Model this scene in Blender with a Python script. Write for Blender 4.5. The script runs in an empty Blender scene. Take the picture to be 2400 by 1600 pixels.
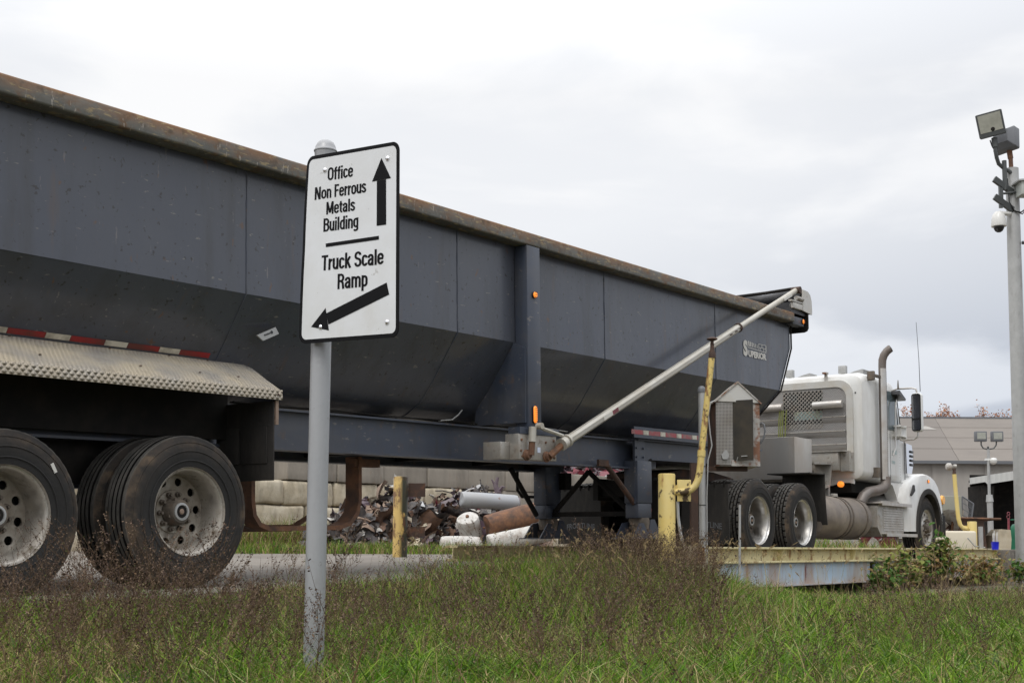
import bpy, bmesh, math, random
import numpy as np
from mathutils import Vector, Matrix, noise
R = math.radians
PI = math.pi
SC = bpy.context.scene
COL = SC.collection

# ------------------------------------------------------------------ camera
PITCH = math.atan(257 / 3000)
cam_data = bpy.data.cameras.new('camera')
cam = bpy.data.objects.new('camera', cam_data)
COL.objects.link(cam)
EYE = Vector((0, 0, .45))
cam.location = EYE
cam.rotation_euler = (Matrix.Rotation(PI / 2 + PITCH, 4, 'X') @ Matrix.Rotation(R(.30), 4, 'Z')).to_euler()
cam_data.sensor_width = 36
cam_data.lens = 45
cam_data.shift_y = .0929
cam_data.clip_end = 2000
SC.camera = cam

# ------------------------------------------------------------------ sky, sun, exposure
SUN_EL, SUN_AZ = 52, 205
w = bpy.data.worlds.new('World')
SC.world = w
w.use_nodes = True
nt = w.node_tree
nt.nodes.clear()


def N(nt, typ, ins=None, **kw):
    n = nt.nodes.new(typ)
    for k, v in kw.items():
        setattr(n, k, v)
    for k, v in (ins or {}).items():
        s = n.inputs[k]
        if isinstance(v, bpy.types.NodeSocket):
            nt.links.new(v, s)
        else:
            s.default_value = v
    return n


sky = N(nt, 'ShaderNodeTexSky', sky_type='NISHITA', sun_disc=False, sun_elevation=R(SUN_EL), sun_rotation=R(SUN_AZ))
tc = N(nt, 'ShaderNodeTexCoord')
sep = N(nt, 'ShaderNodeSeparateXYZ', {0: tc.outputs['Generated']})
mp = N(nt, 'ShaderNodeMapping', {'Vector': tc.outputs['Generated'], 'Scale': (1.0, 1.0, 3.2), 'Location': (.35, .1, .2)})
n1 = N(nt, 'ShaderNodeTexNoise', {'Vector': mp.outputs[0], 'Scale': 3.1, 'Detail': 7.0, 'Roughness': .5, 'Distortion': .3})
n2 = N(nt, 'ShaderNodeMapRange', {0: n1.outputs[0], 1: .43, 2: .585, 3: 0.0, 4: 1.0}, interpolation_type='SMOOTHSTEP')
el = N(nt, 'ShaderNodeMapRange', {0: sep.outputs[2], 1: 0.0, 2: .30, 3: 0.0, 4: 1.0}, interpolation_type='SMOOTHSTEP')
az = N(nt, 'ShaderNodeMapRange', {0: sep.outputs[0], 1: -.5, 2: .5, 3: .0, 4: 1.0})
# cloud cover: pale grey-blue low, whiter and brighter with height (an overcast dome), soft darker clouds
lowc = N(nt, 'ShaderNodeMix', {'Factor': n2.outputs[0], 'A': (.43, .475, .57, 1), 'B': (.72, .76, .84, 1)}, data_type='RGBA')
highc = N(nt, 'ShaderNodeMix', {'Factor': n2.outputs[0], 'A': (.92, .935, .965, 1), 'B': (1.03, 1.03, 1.035, 1)}, data_type='RGBA')
ga = N(nt, 'ShaderNodeMath', {0: az.outputs[0], 1: -.85}, operation='MULTIPLY')
gb = N(nt, 'ShaderNodeMath', {0: el.outputs[0], 1: ga.outputs[0]}, operation='ADD')
gc = N(nt, 'ShaderNodeMath', {0: gb.outputs[0], 1: .56}, operation='ADD')
gc.use_clamp = True
cc = N(nt, 'ShaderNodeMix', {'Factor': gc.outputs[0], 'A': lowc.outputs[2], 'B': highc.outputs[2]}, data_type='RGBA')
zen = N(nt, 'ShaderNodeMapRange', {0: sep.outputs[2], 1: .34, 2: .95, 3: 1.0, 4: 2.5})
bgc = N(nt, 'ShaderNodeBackground', {0: cc.outputs[2], 1: zen.outputs[0]})
bgs = N(nt, 'ShaderNodeBackground', {0: sky.outputs[0], 1: .08})
mx = N(nt, 'ShaderNodeMixShader', {0: .93, 1: bgs.outputs[0], 2: bgc.outputs[0]})
N(nt, 'ShaderNodeOutputWorld', {0: mx.outputs[0]})

sun_d = bpy.data.lights.new('sun', 'SUN')
sun_d.energy = .9
sun_d.angle = R(22)
sun_d.color = (1, .97, .92)
sun = bpy.data.objects.new('sun', sun_d)
COL.objects.link(sun)
sd = Vector((math.sin(R(SUN_AZ)) * math.cos(R(SUN_EL)), math.cos(R(SUN_AZ)) * math.cos(R(SUN_EL)), math.sin(R(SUN_EL))))
sun.rotation_euler = (-sd).to_track_quat('-Z', 'Y').to_euler()
SC.view_settings.view_transform = 'Standard'
SC.view_settings.look = 'None'
SC.view_settings.exposure = 0
SC.view_settings.gamma = 1
SC.view_settings.use_curve_mapping = False


# ------------------------------------------------------------------ materials
def mat(name, col, rough=.6, metal=0.0, layers=(), bump=(), spec=.5, emit=0, coat=0, trans=0):
    """layers: (colour, scale, lo, hi, amount[, stretch, (z0, z1), roughness]); bump: (kind, scale, strength[, stretch])"""
    m = bpy.data.materials.new(name)
    m.use_nodes = True
    t = m.node_tree
    b = t.nodes['Principled BSDF']
    c4 = (*col, 1)
    b.inputs['Base Color'].default_value = c4
    b.inputs['Roughness'].default_value = rough
    b.inputs['Metallic'].default_value = metal
    b.inputs['Specular IOR Level'].default_value = spec
    b.inputs['Coat Weight'].default_value = coat
    b.inputs['Coat Roughness'].default_value = .16
    b.inputs['Transmission Weight'].default_value = trans
    if emit:
        b.inputs['Emission Color'].default_value = c4
        b.inputs['Emission Strength'].default_value = emit
    co = N(t, 'ShaderNodeTexCoord').outputs['Object']
    cur = None
    rcur = None
    mcur = None
    for i, L in enumerate(layers):
        colr, sc, lo, hi, amt = L[:5]
        st = L[5] if len(L) > 5 and L[5] else (1, 1, 1)
        mpn = N(t, 'ShaderNodeMapping', {'Vector': co, 'Scale': st, 'Location': (i * 3.7, i * 1.3, i * 5.1)})
        nz = N(t, 'ShaderNodeTexNoise', {'Vector': mpn.outputs[0], 'Scale': sc, 'Detail': 7.0, 'Roughness': .62})
        mr = N(t, 'ShaderNodeMapRange', {0: nz.outputs[0], 1: lo, 2: hi, 3: 0.0, 4: amt})
        fac = mr.outputs[0]
        if len(L) > 6 and L[6]:
            z0, z1 = L[6][:2]
            ax = L[6][2] if len(L[6]) > 2 else 2
            sp = N(t, 'ShaderNodeSeparateXYZ', {0: co})
            src = sp.outputs[ax] if ax < 3 else None
            if ax == 3:   # distance from the wheel's axle
                x2 = N(t, 'ShaderNodeMath', {0: sp.outputs[0], 1: sp.outputs[0]}, operation='MULTIPLY')
                z2 = N(t, 'ShaderNodeMath', {0: sp.outputs[2], 1: sp.outputs[2]}, operation='MULTIPLY')
                s2 = N(t, 'ShaderNodeMath', {0: x2.outputs[0], 1: z2.outputs[0]}, operation='ADD')
                src = N(t, 'ShaderNodeMath', {0: s2.outputs[0], 1: .5}, operation='POWER').outputs[0]
            zz = N(t, 'ShaderNodeMapRange', {0: src, 1: z0, 2: z1, 3: 0.0, 4: 1.0})
            fac = N(t, 'ShaderNodeMath', {0: fac, 1: zz.outputs[0]}, operation='MULTIPLY').outputs[0]
        mixn = N(t, 'ShaderNodeMix', {'Factor': fac, 'A': cur if cur else c4, 'B': (*colr, 1)}, data_type='RGBA')
        cur = mixn.outputs[2]
        if len(L) > 7:
            rm = N(t, 'ShaderNodeMix', {'Factor': fac, 'A': rcur if rcur else rough, 'B': L[7]}, data_type='FLOAT')
            rcur = rm.outputs[0]
            if metal:
                mm = N(t, 'ShaderNodeMix', {'Factor': fac, 'A': mcur if mcur else metal, 'B': 0.0}, data_type='FLOAT')
                mcur = mm.outputs[0]
    if cur:
        t.links.new(cur, b.inputs['Base Color'])
    if rcur:
        t.links.new(rcur, b.inputs['Roughness'])
    if mcur:
        t.links.new(mcur, b.inputs['Metallic'])
    prev = None
    for B in bump:
        kind, sc, stg = B[:3]
        st = B[3] if len(B) > 3 else (1, 1, 1)
        mpn = N(t, 'ShaderNodeMapping', {'Vector': co, 'Scale': st})
        if kind == 'noise':
            h = N(t, 'ShaderNodeTexNoise', {'Vector': mpn.outputs[0], 'Scale': sc, 'Detail': 5.0}).outputs[0]
        else:  # crossed short bars of tread plate
            a = N(t, 'ShaderNodeTexWave', {'Vector': mpn.outputs[0], 'Scale': sc}, wave_type='BANDS', bands_direction='DIAGONAL')
            mp2 = N(t, 'ShaderNodeMapping', {'Vector': mpn.outputs[0], 'Rotation': (0, 0, PI / 2) if kind == 'plate_xy' else ((0, PI / 2, 0) if kind == 'plate_xz' else (PI / 2, 0, 0))})
            c = N(t, 'ShaderNodeTexWave', {'Vector': mp2.outputs[0], 'Scale': sc}, wave_type='BANDS', bands_direction='DIAGONAL')
            h = N(t, 'ShaderNodeMath', {0: a.outputs[1], 1: c.outputs[1]}, operation='MULTIPLY').outputs[0]
        ins = {'Height': h, 'Strength': stg, 'Distance': B[4] if len(B) > 4 else .01}
        if prev:
            ins['Normal'] = prev
        prev = N(t, 'ShaderNodeBump', ins).outputs[0]
    if prev:
        t.links.new(prev, b.inputs['Normal'])
    return m


RUST = (.16, .065, .03)
DRUST = (.07, .03, .018)
DUST = (.30, .25, .19)
M = {}
M['body'] = mat('grey_blue_paint', (.060, .067, .088), .34, 0, [
    ((.10, .10, .102), 1.1, .42, .70, .30, (1, 1, .4), None, .5),
    ((.035, .033, .030), 4, .50, .72, .5, (1, 1, .12), None, .5),
    ((.11, .07, .045), 3.0, .60, .70, .35, (2.2, 1, .25), None, .6),
    ((.27, .25, .21), 21, .650, .675, .55, (.4, 1, 1.8), None, .6),
    ((.22, .20, .19), 15, .660, .69, .45, (2.0, 1, .45), None, .6),
    ((.02, .018, .016), 22, .625, .66, .85), ((.11, .06, .035), 12, .665, .70, .8, (1, 1, .5))],
    [('noise', 1.1, .40, (1, 1, .7), .05), ('noise', 5, .06, (1, 1, 1), .02)], coat=.40, spec=.45)
M['frame'] = mat('dusty_blue_steel', (.048, .058, .082), .40, 0, [
    ((.11, .07, .05), 5, .60, .68, .6), ((.20, .18, .16), 12, .63, .66, .6, (.5, 1, 1.5)),
    ((.12, .11, .10), 3, .42, .75, .5, (.3, 1, 1), None, .7), ((.05, .045, .04), 8, .5, .7, .5, (1, 1, .2))])
M['rail'] = mat('weathered_rail', (.14, .138, .12), .5, 0, [
    ((.055, .052, .045), 4, .4, .65, .6, (.5, 1, 1)),
    ((.23, .115, .05), 3.2, .38, .56, .9, (.8, 1, 2.2), (3.04, 3.125), .8),
    ((.17, .095, .05), 10, .52, .66, .8, (.8, 1, 1), None, .8),
    ((.34, .26, .13), 18, .57, .62, .7, (.5, 1, 2.4)),
    ((.06, .045, .03), 13, .55, .7, .7),
    ((.42, .38, .33), 16, .62, .66, .7, (2, 1, .5))], [('noise', 25, .25)])
M['dark'] = mat('grimy_shade_black', (.014, .013, .012), .8, 0, [((.04, .033, .027), 4, .45, .7, .6)], spec=.2)  # real grime, plus painted shade under the fender and lean-to
M['black'] = mat('black_gloss', (.012, .012, .013), .3)
M['rubber'] = mat('tyre_rubber', (.024, .0232, .0225), .8, 0, [
    ((.065, .048, .035), 5, .38, .62, .7, (1, 1, 1), (.36, .46, 3)), ((.13, .092, .06), 7, .48, .64, .75, (1, 1, 1), (.43, .47, 3)),
    ((.018, .017, .016), 3.5, .48, .62, .7), ((.125, .118, .105), 6, .3, .6, .8, (1, 3, 1), (.504, .514, 3))], [('noise', 40, .2)], spec=.3)
M['groove'] = mat('tyre_groove_shade', (.008, .0075, .007), .9, spec=.1)  # near-black colour carries the shade inside the grooves
M['tread'] = mat('worn_tread', (.075, .072, .066), .85, 0, [((.12, .11, .098), 4, .4, .62, .8, (1, 2, 1)), ((.04, .037, .033), 12, .5, .66, .7)], [('noise', 60, .2)], spec=.3)
M['flap'] = mat('mudflap_rubber', (.034, .032, .030), .8, 0, [((.095, .082, .07), 5, .45, .75, .6, (1, 1, .3))], [('noise', 60, .2)], spec=.25)
M['alu'] = mat('dusty_aluminium', (.46, .45, .42), .38, .85, [((.26, .21, .16), 5, .36, .66, .75, None, None, .8),
    ((.13, .10, .075), 12, .54, .70, .7, None, None, .9)], [('noise', 30, .1)])
M['alu_bright'] = mat('polished_aluminium', (.62, .61, .59), .28, 1, [((.25, .22, .18), 5, .42, .7, .65, None, None, .7)])
M['steelrim'] = mat('dusty_rim_paint', (.50, .475, .43), .32, .8, [((.27, .23, .185), 5, .38, .62, .75, None, None, .8),
    ((.10, .075, .05), 11, .55, .68, .8, None, None, .9)], [('noise', 35, .12)])
M['rimdisc'] = mat('grimy_rim_disc', (.42, .39, .34), .42, .6, [((.22, .18, .135), 5, .36, .60, .85, None, None, .85), ((.08, .06, .045), 10, .52, .66, .8, None, None, .9)], [('noise', 35, .15)])
M['hub'] = mat('grimy_hub', (.10, .085, .07), .6, .3, [((.20, .16, .12), 8, .42, .65, .8, None, None, .9), (RUST, 14, .58, .7, .6, None, None, .9)], [('noise', 50, .3)])
M['tread_top'] = mat('dusty_tread_plate', (.36, .33, .29), .45, .35, [((.46, .39, .28), 3, .36, .6, .85, (1, 1, 1), None, .85),
    ((.20, .17, .13), 9, .55, .72, .5, None, None, .9)], [('plate_xy', 19, .9, (1, 1, 1), .012)])
M['tread_lip'] = mat('tread_plate_lip', (.42, .38, .32), .42, .4, [((.52, .44, .33), 6, .36, .6, .7, None, None, .8)], [('plate_xz', 13, 1.0, (1, 1, 1), .02)])
M['plate'] = mat('cab_tread_plate', (.34, .33, .32), .42, .75, [((.22, .20, .18), 4, .42, .7, .6, (1, 1, 3), None, .7)], [('plate_yz', 17, .35, (1, 1, 1), .008)])
M['white'] = mat('white_paint', (.73, .73, .71), .28, 0, [((.44, .40, .34), 2.2, .42, .72, .55, (1, 1, .35), None, .6),
    ((.36, .30, .22), 14, .66, .76, .45, (1, 1, .3), None, .7)], coat=.3)
M['signwhite'] = mat('sign_sheeting', (.69, .705, .72), .32, 0, [((.53, .52, .48), 3, .45, .7, .5), ((.42, .36, .26), 6, .5, .7, .35, (1, 1, .3), (1.25, 1.08, 2)), ((.35, .33, .3), 30, .66, .69, .5)])
M['signblack'] = mat('sign_black', (.006, .006, .007), .6, spec=.12)
M['galv'] = mat('galvanised_grey', (.37, .37, .36), .5, .35, [((.46, .46, .45), 6, .4, .65, .6), ((.22, .21, .19), 20, .58, .7, .5, (1, 1, .3))], [('noise', 60, .06)])
M['postgrey'] = mat('grey_post_paint', (.36, .365, .375), .38, .25, [((.25, .25, .25), 7, .42, .66, .6, (1, 1, .2)), ((.22, .18, .14), 9, .56, .68, .6, (1, 1, .3), (.45, .1)), ((.16, .14, .12), 30, .66, .72, .7)], [('noise', 80, .08)])
M['yellow'] = mat('yellow_paint', (.66, .50, .16), .5, 0, [((.62, .52, .25), 3, .4, .7, .7), ((.05, .028, .018), 5.2, .63, .66, .95, (1, 1, .8), None, .85),
    ((.26, .10, .03), 9, .60, .70, .8, (1, 1, .35), None, .85), ((.05, .04, .03), 26, .68, .71, .8)], [('noise', 30, .12)])
M['yellow2'] = mat('pale_yellow_beam', (.68, .60, .34), .5, 0, [((.54, .45, .20), 1.7, .42, .7, .7, (1, 1, 2)), ((.24, .11, .045), 6, .55, .64, .9, (1, 1, .5), None, .9),
    ((.12, .06, .03), 16, .60, .66, .9)], [('noise', 20, .1)])
M['yelrust'] = mat('rusty_yellow_pipe', (.66, .50, .17), .6, 0, [((.22, .095, .04), 14, .54, .63, .95, (1, 1, .35)), ((.05, .03, .02), 25, .56, .64, .9)], [('noise', 50, .3)])
M['bollard'] = mat('peeling_yellow', (.58, .40, .13), .55, 0, [((.02, .028, .022), 5.0, .40, .45, .96, (1, 1, .5), (-.01, .04, 0), .5),
    ((.12, .05, .025), 7, .52, .62, .9, (1, 1, .5)), ((.10, .045, .02), 4, .3, .5, .95, None, (1.05, 1.2, 2))], [('noise', 30, .2)])
M['blue_old'] = mat('faded_blue_beam', (.40, .52, .64), .6, 0, [((.47, .46, .42), 2.5, .42, .66, .8, (1, 1, .3)), ((.36, .20, .10), 2.3, .50, .66, .9, (1, 1, .25)),
    ((.16, .045, .03), 6, .63, .69, .95, (1, 1, .25)), ((.40, .26, .16), 5, .3, .6, .7, (1, 1, 1), (-.17, -.27))], [('noise', 20, .15)])
M['rust'] = mat('rust', (.13, .065, .038), .8, 0, [((.24, .11, .05), 8, .45, .65, .8), ((.05, .035, .028), 4, .5, .65, .8)], [('noise', 40, .4)])
M['rustdark'] = mat('dark_rust', (.06, .035, .025), .8, 0, [((.14, .06, .03), 7, .5, .65, .7)], [('noise', 40, .3)])
M['tan'] = mat('dusty_tan', (.28, .20, .15), .8, 0, [((.14, .10, .08), 9, .5, .7, .7)])
M['amber'] = mat('amber_lens_lit', (1.0, .28, .03), .3, emit=.75)
M['amberoff'] = mat('amber_lens', (.75, .35, .04), .25, emit=.1)
M['redtape'] = mat('red_tape', (.36, .015, .02), .4, 0, [((.10, .04, .03), 2.2, .40, .58, .85)])
M['whitetape'] = mat('white_tape', (.62, .58, .48), .4, 0, [((.30, .26, .20), 12, .45, .65, .8)])
M['redtape2'] = mat('pink_worn_tape', (.36, .06, .07), .5, 0, [((.22, .18, .16), 9, .45, .62, .8)])
M['concrete'] = mat('concrete_block', (.44, .375, .27), .9, 0, [((.56, .50, .39), 2.6, .42, .66, .8), ((.20, .17, .12), 3.3, .5, .72, .8, (1, 1, .35)),
    ((.30, .19, .09), 3, .62, .75, .7, (1, 1, .25)), ((.12, .10, .08), 22, .64, .72, .6)], [('noise', 12, .6), ('noise', 50, .4)])
M['concrete2'] = mat('grey_stained_concrete', (.27, .24, .20), .9, 0, [((.16, .14, .115), 1.8, .45, .68, .8, (1, 1, .3)), ((.46, .43, .38), 5, .66, .72, .6), ((.22, .12, .06), 3, .62, .72, .7, (1, 1, .2))],
    [('noise', 14, .4)])
M['concrete3'] = mat('dark_wet_concrete', (.17, .15, .125), .9, 0, [((.08, .07, .055), 3, .42, .62, .85, (1, 1, .2)), ((.28, .25, .20), 7, .58, .7, .6)], [('noise', 20, .5)])
M['road'] = mat('dusty_concrete_road', (.20, .177, .15), .9, 0, [((.17, .15, .13), .8, .42, .66, .8, (1, 1, 1)), ((.255, .225, .19), 1.7, .5, .7, .6), ((.13, .115, .10), 14, .64, .72, .7)],
    [('noise', 30, .3), ('noise', 140, .3)])
M['soil'] = mat('soil', (.06, .048, .03), .95, 0, [((.12, .095, .06), 1.5, .42, .66, .8), ((.04, .045, .02), 3, .5, .68, .8)], [('noise', 20, .8)])
M['yard'] = mat('yard_ground', (.16, .14, .115), .95, 0, [((.12, .10, .08), .7, .42, .62, .8), ((.33, .29, .25), 3, .55, .7, .6)], [('noise', 14, .6)])
M['chrome'] = mat('chrome', (.8, .8, .82), .08, 1)
M['glass'] = mat('window_glass', (.10, .13, .14), .05, 0, spec=.8)
M['heat'] = mat('heat_stained_pipe', (.19, .17, .155), .45, .6, [((.13, .095, .075), 6, .42, .65, .7, None, None, .7)])
M['guard'] = mat('exhaust_guard', (.58, .56, .53), .35, .7, [((.34, .28, .23), 4, .4, .7, .7, None, None, .7)])
M['tank'] = mat('dirty_fuel_tank', (.20, .17, .145), .5, .55, [((.28, .235, .19), 3, .42, .66, .8, None, None, .8), ((.11, .09, .07), 10, .54, .7, .5, None, None, .8)], [('noise', 60, .15)])
M['tarp'] = mat('black_tarp', (.018, .018, .02), .45, 0, [((.05, .05, .05), 6, .5, .7, .6)], [('noise', 6, .5, (1, .3, 1), .02)])
M['armwhite'] = mat('weathered_arm', (.46, .44, .39), .42, .35, [((.38, .34, .27), 4, .42, .7, .7, None, None, .7), ((.20, .14, .09), 18, .66, .72, .7)])
M['offwhite'] = mat('aged_white', (.52, .51, .48), .5, 0, [((.45, .40, .32), 4, .45, .7, .6), (RUST, 8, .64, .70, .8)])
M['rustwhite'] = mat('rusted_white', (.42, .405, .38), .6, 0, [((.30, .265, .22), 6, .40, .6, .8), ((.20, .075, .03), 6, .53, .60, .9), (DRUST, 12, .62, .68, .9)], [('noise', 30, .3)])
M['roofmetal'] = mat('beige_roof', (.175, .152, .13), .8, 0, [((.15, .13, .112), .35, .42, .66, .8), ((.195, .17, .148), 2, .5, .75, .5)])
M['roofmetal2'] = mat('grey_roof', (.155, .135, .117), .8, 0, [((.14, .122, .106), .35, .42, .66, .8)])
M['skylight'] = mat('skylight', (.30, .28, .25), .6)
M['wallmetal'] = mat('grey_brown_cladding', (.36, .335, .305), .65, 0, [((.26, .24, .22), .6, .42, .66, .7, (1, 1, .2))])
M['canopy'] = mat('pale_canopy', (.50, .50, .48), .6)
M['green'] = mat('green_bin', (.02, .16, .09), .4)
M['blue'] = mat('blue_bucket', (.02, .03, .75), .4)
M['teal'] = mat('teal_panel', (.10, .32, .34), .5)
M['cream'] = mat('cream_plastic', (.60, .54, .42), .6, 0, [((.50, .44, .33), 2, .4, .7, .6)])
M['cloudyglass'] = mat('floodlight_glass', (.42, .42, .36), .12, .25, [((.25, .25, .21), 6, .4, .7, .6)])
M['lamp_housing'] = mat('lamp_housing', (.06, .065, .065), .45)
M['lamp_grey'] = mat('lamp_grey', (.13, .135, .145), .5)
M['dome'] = mat('smoked_dome', (.02, .02, .022), .1)
M['mesh_perf'] = None
M['logo'] = mat('pale_decal', (.60, .58, .53), .5)
M['lettering_teal'] = mat('teal_lettering', (.22, .40, .40), .5)
M['strap'] = mat('yellow_green_strap', (.20, .22, .05), .7)
M['scrapA'] = mat('scrap_dark', (.05, .045, .045), .5, .3, [((.16, .13, .11), 6, .45, .65, .7)], [('noise', 15, .8)])
M['scrapB'] = mat('scrap_brown', (.15, .085, .055), .7, 0, [((.07, .045, .035), 6, .45, .65, .8), ((.30, .24, .2), 11, .6, .7, .7)], [('noise', 15, .8)])
M['scrapC'] = mat('scrap_silver', (.50, .50, .50), .35, .6, [((.22, .19, .17), 6, .45, .65, .7)], [('noise', 15, .8)])
M['scrapD'] = mat('scrap_white', (.50, .485, .45), .55, 0, [((.28, .23, .19), 6, .44, .64, .85)], [('noise', 15, .8)])
M['scrapE'] = mat('scrap_maroon', (.20, .035, .05), .4, 0, [((.08, .04, .04), 6, .45, .65, .7)], [('noise', 12, .8)])
M['scrapF'] = mat('scrap_plum', (.085, .055, .07), .45, 0, [((.16, .13, .13), 6, .45, .65, .6)], [('noise', 12, .8)])
M['scrapblue'] = mat('scrap_blue', (.05, .10, .30), .5)
M['cardboard'] = mat('cardboard', (.35, .22, .12), .9)


def perf_mat(name, base, hole, sc, axes):
    m = bpy.data.materials.new(name)
    m.use_nodes = True
    t = m.node_tree
    b = t.nodes['Principled BSDF']
    b.inputs['Roughness'].default_value = .45
    b.inputs['Metallic'].default_value = .4
    co = N(t, 'ShaderNodeTexCoord').outputs['Object']
    sp = N(t, 'ShaderNodeSeparateXYZ', {0: co})
    v = N(t, 'ShaderNodeCombineXYZ', {0: sp.outputs[axes[0]], 1: sp.outputs[axes[1]]})
    vo = N(t, 'ShaderNodeTexVoronoi', {'Vector': v.outputs[0], 'Scale': sc, 'Randomness': 0.0}, voronoi_dimensions='2D')
    mr = N(t, 'ShaderNodeMapRange', {0: vo.outputs['Distance'], 1: .28, 2: .36})
    nz = N(t, 'ShaderNodeTexNoise', {'Vector': co, 'Scale': 5.0, 'Detail': 5.0})
    d = N(t, 'ShaderNodeMix', {'Factor': nz.outputs[0], 'A': (*base, 1), 'B': (base[0] * .5, base[1] * .42, base[2] * .34, 1)}, data_type='RGBA')
    x = N(t, 'ShaderNodeMix', {'Factor': mr.outputs[0], 'A': (*hole, 1), 'B': d.outputs[2]}, data_type='RGBA')
    t.links.new(x.outputs[2], b.inputs['Base Color'])
    return m


M['perf'] = perf_mat('perforated_sheet', (.46, .455, .44), (.03, .025, .02), 78, (0, 2))
M['perf_guard'] = perf_mat('slotted_guard', (.66, .64, .60), (.05, .04, .035), 34, (0, 2))


# ------------------------------------------------------------------ mesh builder
class MB:
    def __init__(s):
        s.v, s.f, s.m, s.mi = [], [], [], 0

    def add(s, vs, fs):
        o = len(s.v)
        s.v += [tuple(p) for p in vs]
        s.f += [tuple(i + o for i in f) for f in fs]
        s.m += [s.mi] * len(fs)
        return s

    def box(s, x0, x1, y0, y1, z0, z1, c=0):
        """box; c > 0 chamfers all edges"""
        if c <= 0:
            vs = [(x, y, z) for x in (x0, x1) for y in (y0, y1) for z in (z0, z1)]
            return s.add(vs, [(0, 1, 3, 2), (4, 6, 7, 5), (0, 4, 5, 1), (2, 3, 7, 6), (0, 2, 6, 4), (1, 5, 7, 3)])
        c = min(c, abs(x1 - x0) * .45, abs(y1 - y0) * .45, abs(z1 - z0) * .45)
        bm = bmesh.new()
        bmesh.ops.create_cube(bm, size=1)
        for v in bm.verts:
            v.co = Vector(((x0 + x1) / 2 + v.co.x * (x1 - x0), (y0 + y1) / 2 + v.co.y * (y1 - y0), (z0 + z1) / 2 + v.co.z * (z1 - z0)))
        bmesh.ops.bevel(bm, geom=bm.edges[:], offset=c, segments=2, profile=.5, affect='EDGES')
        bm.normal_update()
        bm.verts.index_update()
        s.add([v.co[:] for v in bm.verts], [[v.index for v in f.verts] for f in bm.faces])
        bm.free()
        return s

    def obox(s, o, ax, ay, az, cx, cy, cz):
        """oriented box: centre o, unit axes, full sizes"""
        o, ax, ay, az = Vector(o), Vector(ax), Vector(ay), Vector(az)
        vs = [o + ax * (i * cx / 2) + ay * (j * cy / 2) + az * (k * cz / 2) for i in (-1, 1) for j in (-1, 1) for k in (-1, 1)]
        return s.add(vs, [(0, 1, 3, 2), (4, 6, 7, 5), (0, 4, 5, 1), (2, 3, 7, 6), (0, 2, 6, 4), (1, 5, 7, 3)])

    def prism(s, poly, a, b, ax='y'):
        """extrude a 2-D polygon from a to b along ax"""
        n = len(poly)
        f = {'y': lambda p, t: (p[0], t, p[1]), 'x': lambda p, t: (t, p[0], p[1]), 'z': lambda p, t: (p[0], p[1], t)}[ax]
        vs = [f(p, a) for p in poly] + [f(p, b) for p in poly]
        return s.add(vs, [tuple(range(n))[::-1], tuple(range(n, 2 * n))] + [(i, (i + 1) % n, n + (i + 1) % n, n + i) for i in range(n)])

    def tube(s, pts, r, seg=12, cap=True):
        pts = [Vector(p) for p in pts]
        rs = r if isinstance(r, (list, tuple)) else [r] * len(pts)
        vs, fs = [], []
        d0 = (pts[1] - pts[0]).normalized()
        up = Vector((0, 0, 1)) if abs(d0.z) < .9 else Vector((1, 0, 0))
        side = d0.cross(up).normalized()
        for i, p in enumerate(pts):
            d = (pts[min(i + 1, len(pts) - 1)] - pts[max(i - 1, 0)]).normalized()
            side = (side - d * side.dot(d)).normalized()
            u2 = d.cross(side)
            for k in range(seg):
                a = 2 * PI * k / seg
                vs.append(p + (side * math.cos(a) + u2 * math.sin(a)) * rs[i])
        for i in range(len(pts) - 1):
            for k in range(seg):
                k2 = (k + 1) % seg
                fs.append((i * seg + k, i * seg + k2, (i + 1) * seg + k2, (i + 1) * seg + k))
        if cap:
            fs.append(tuple(range(seg))[::-1])
            fs.append(tuple((len(pts) - 1) * seg + k for k in range(seg)))
        return s.add(vs, fs)

    def lathe(s, prof, o=(0, 0, 0), ax='y', seg=48, close=False, rf=None, cap=True):
        """prof: (radius, height along axis)"""
        vs, fs = [], []
        n = len(prof)
        for k in range(seg):
            a = 2 * PI * k / seg
            for j, (r, h) in enumerate(prof):
                if rf:
                    r = rf(r, h, k, j)
                c, d = r * math.cos(a), r * math.sin(a)
                p = {'y': (c, h, d), 'z': (c, d, h), 'x': (h, c, d)}[ax]
                vs.append((p[0] + o[0], p[1] + o[1], p[2] + o[2]))
        for k in range(seg):
            k2 = (k + 1) % seg
            for j in range(n if close else n - 1):
                j2 = (j + 1) % n
                fs.append((k * n + j, k * n + j2, k2 * n + j2, k2 * n + j))
        if not close and cap:
            for j in (0, n - 1):
                if prof[j][0] > 1e-4:
                    fs.append(tuple(k * n + j for k in range(seg))[::(1 if j else -1)])
        return s.add(vs, fs)

    def loft(s, rings, cap=True):
        n = len(rings[0])
        vs = [p for r in rings for p in r]
        fs = [(i * n + k, i * n + (k + 1) % n, (i + 1) * n + (k + 1) % n, (i + 1) * n + k) for i in range(len(rings) - 1) for k in range(n)]
        if cap:
            fs += [tuple(range(n))[::-1], tuple((len(rings) - 1) * n + k for k in range(n))]
        return s.add(vs, fs)

    def build(s, name, mats, parent=None, sharp=35, loc=None, fix=True, **props):
        me = bpy.data.meshes.new(name)
        me.from_pydata(s.v, [], s.f)
        if not isinstance(mats, (list, tuple)):
            mats = [mats]
        for m_ in mats:
            me.materials.append(M[m_] if isinstance(m_, str) else m_)
        me.polygons.foreach_set('material_index', s.m)
        me.update()
        if fix:
            bm = bmesh.new()
            bm.from_mesh(me)
            bmesh.ops.recalc_face_normals(bm, faces=bm.faces[:])
            bm.to_mesh(me)
            bm.free()
        me.polygons.foreach_set('use_smooth', [True] * len(me.polygons))
        me.set_sharp_from_angle(angle=R(sharp))
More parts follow.
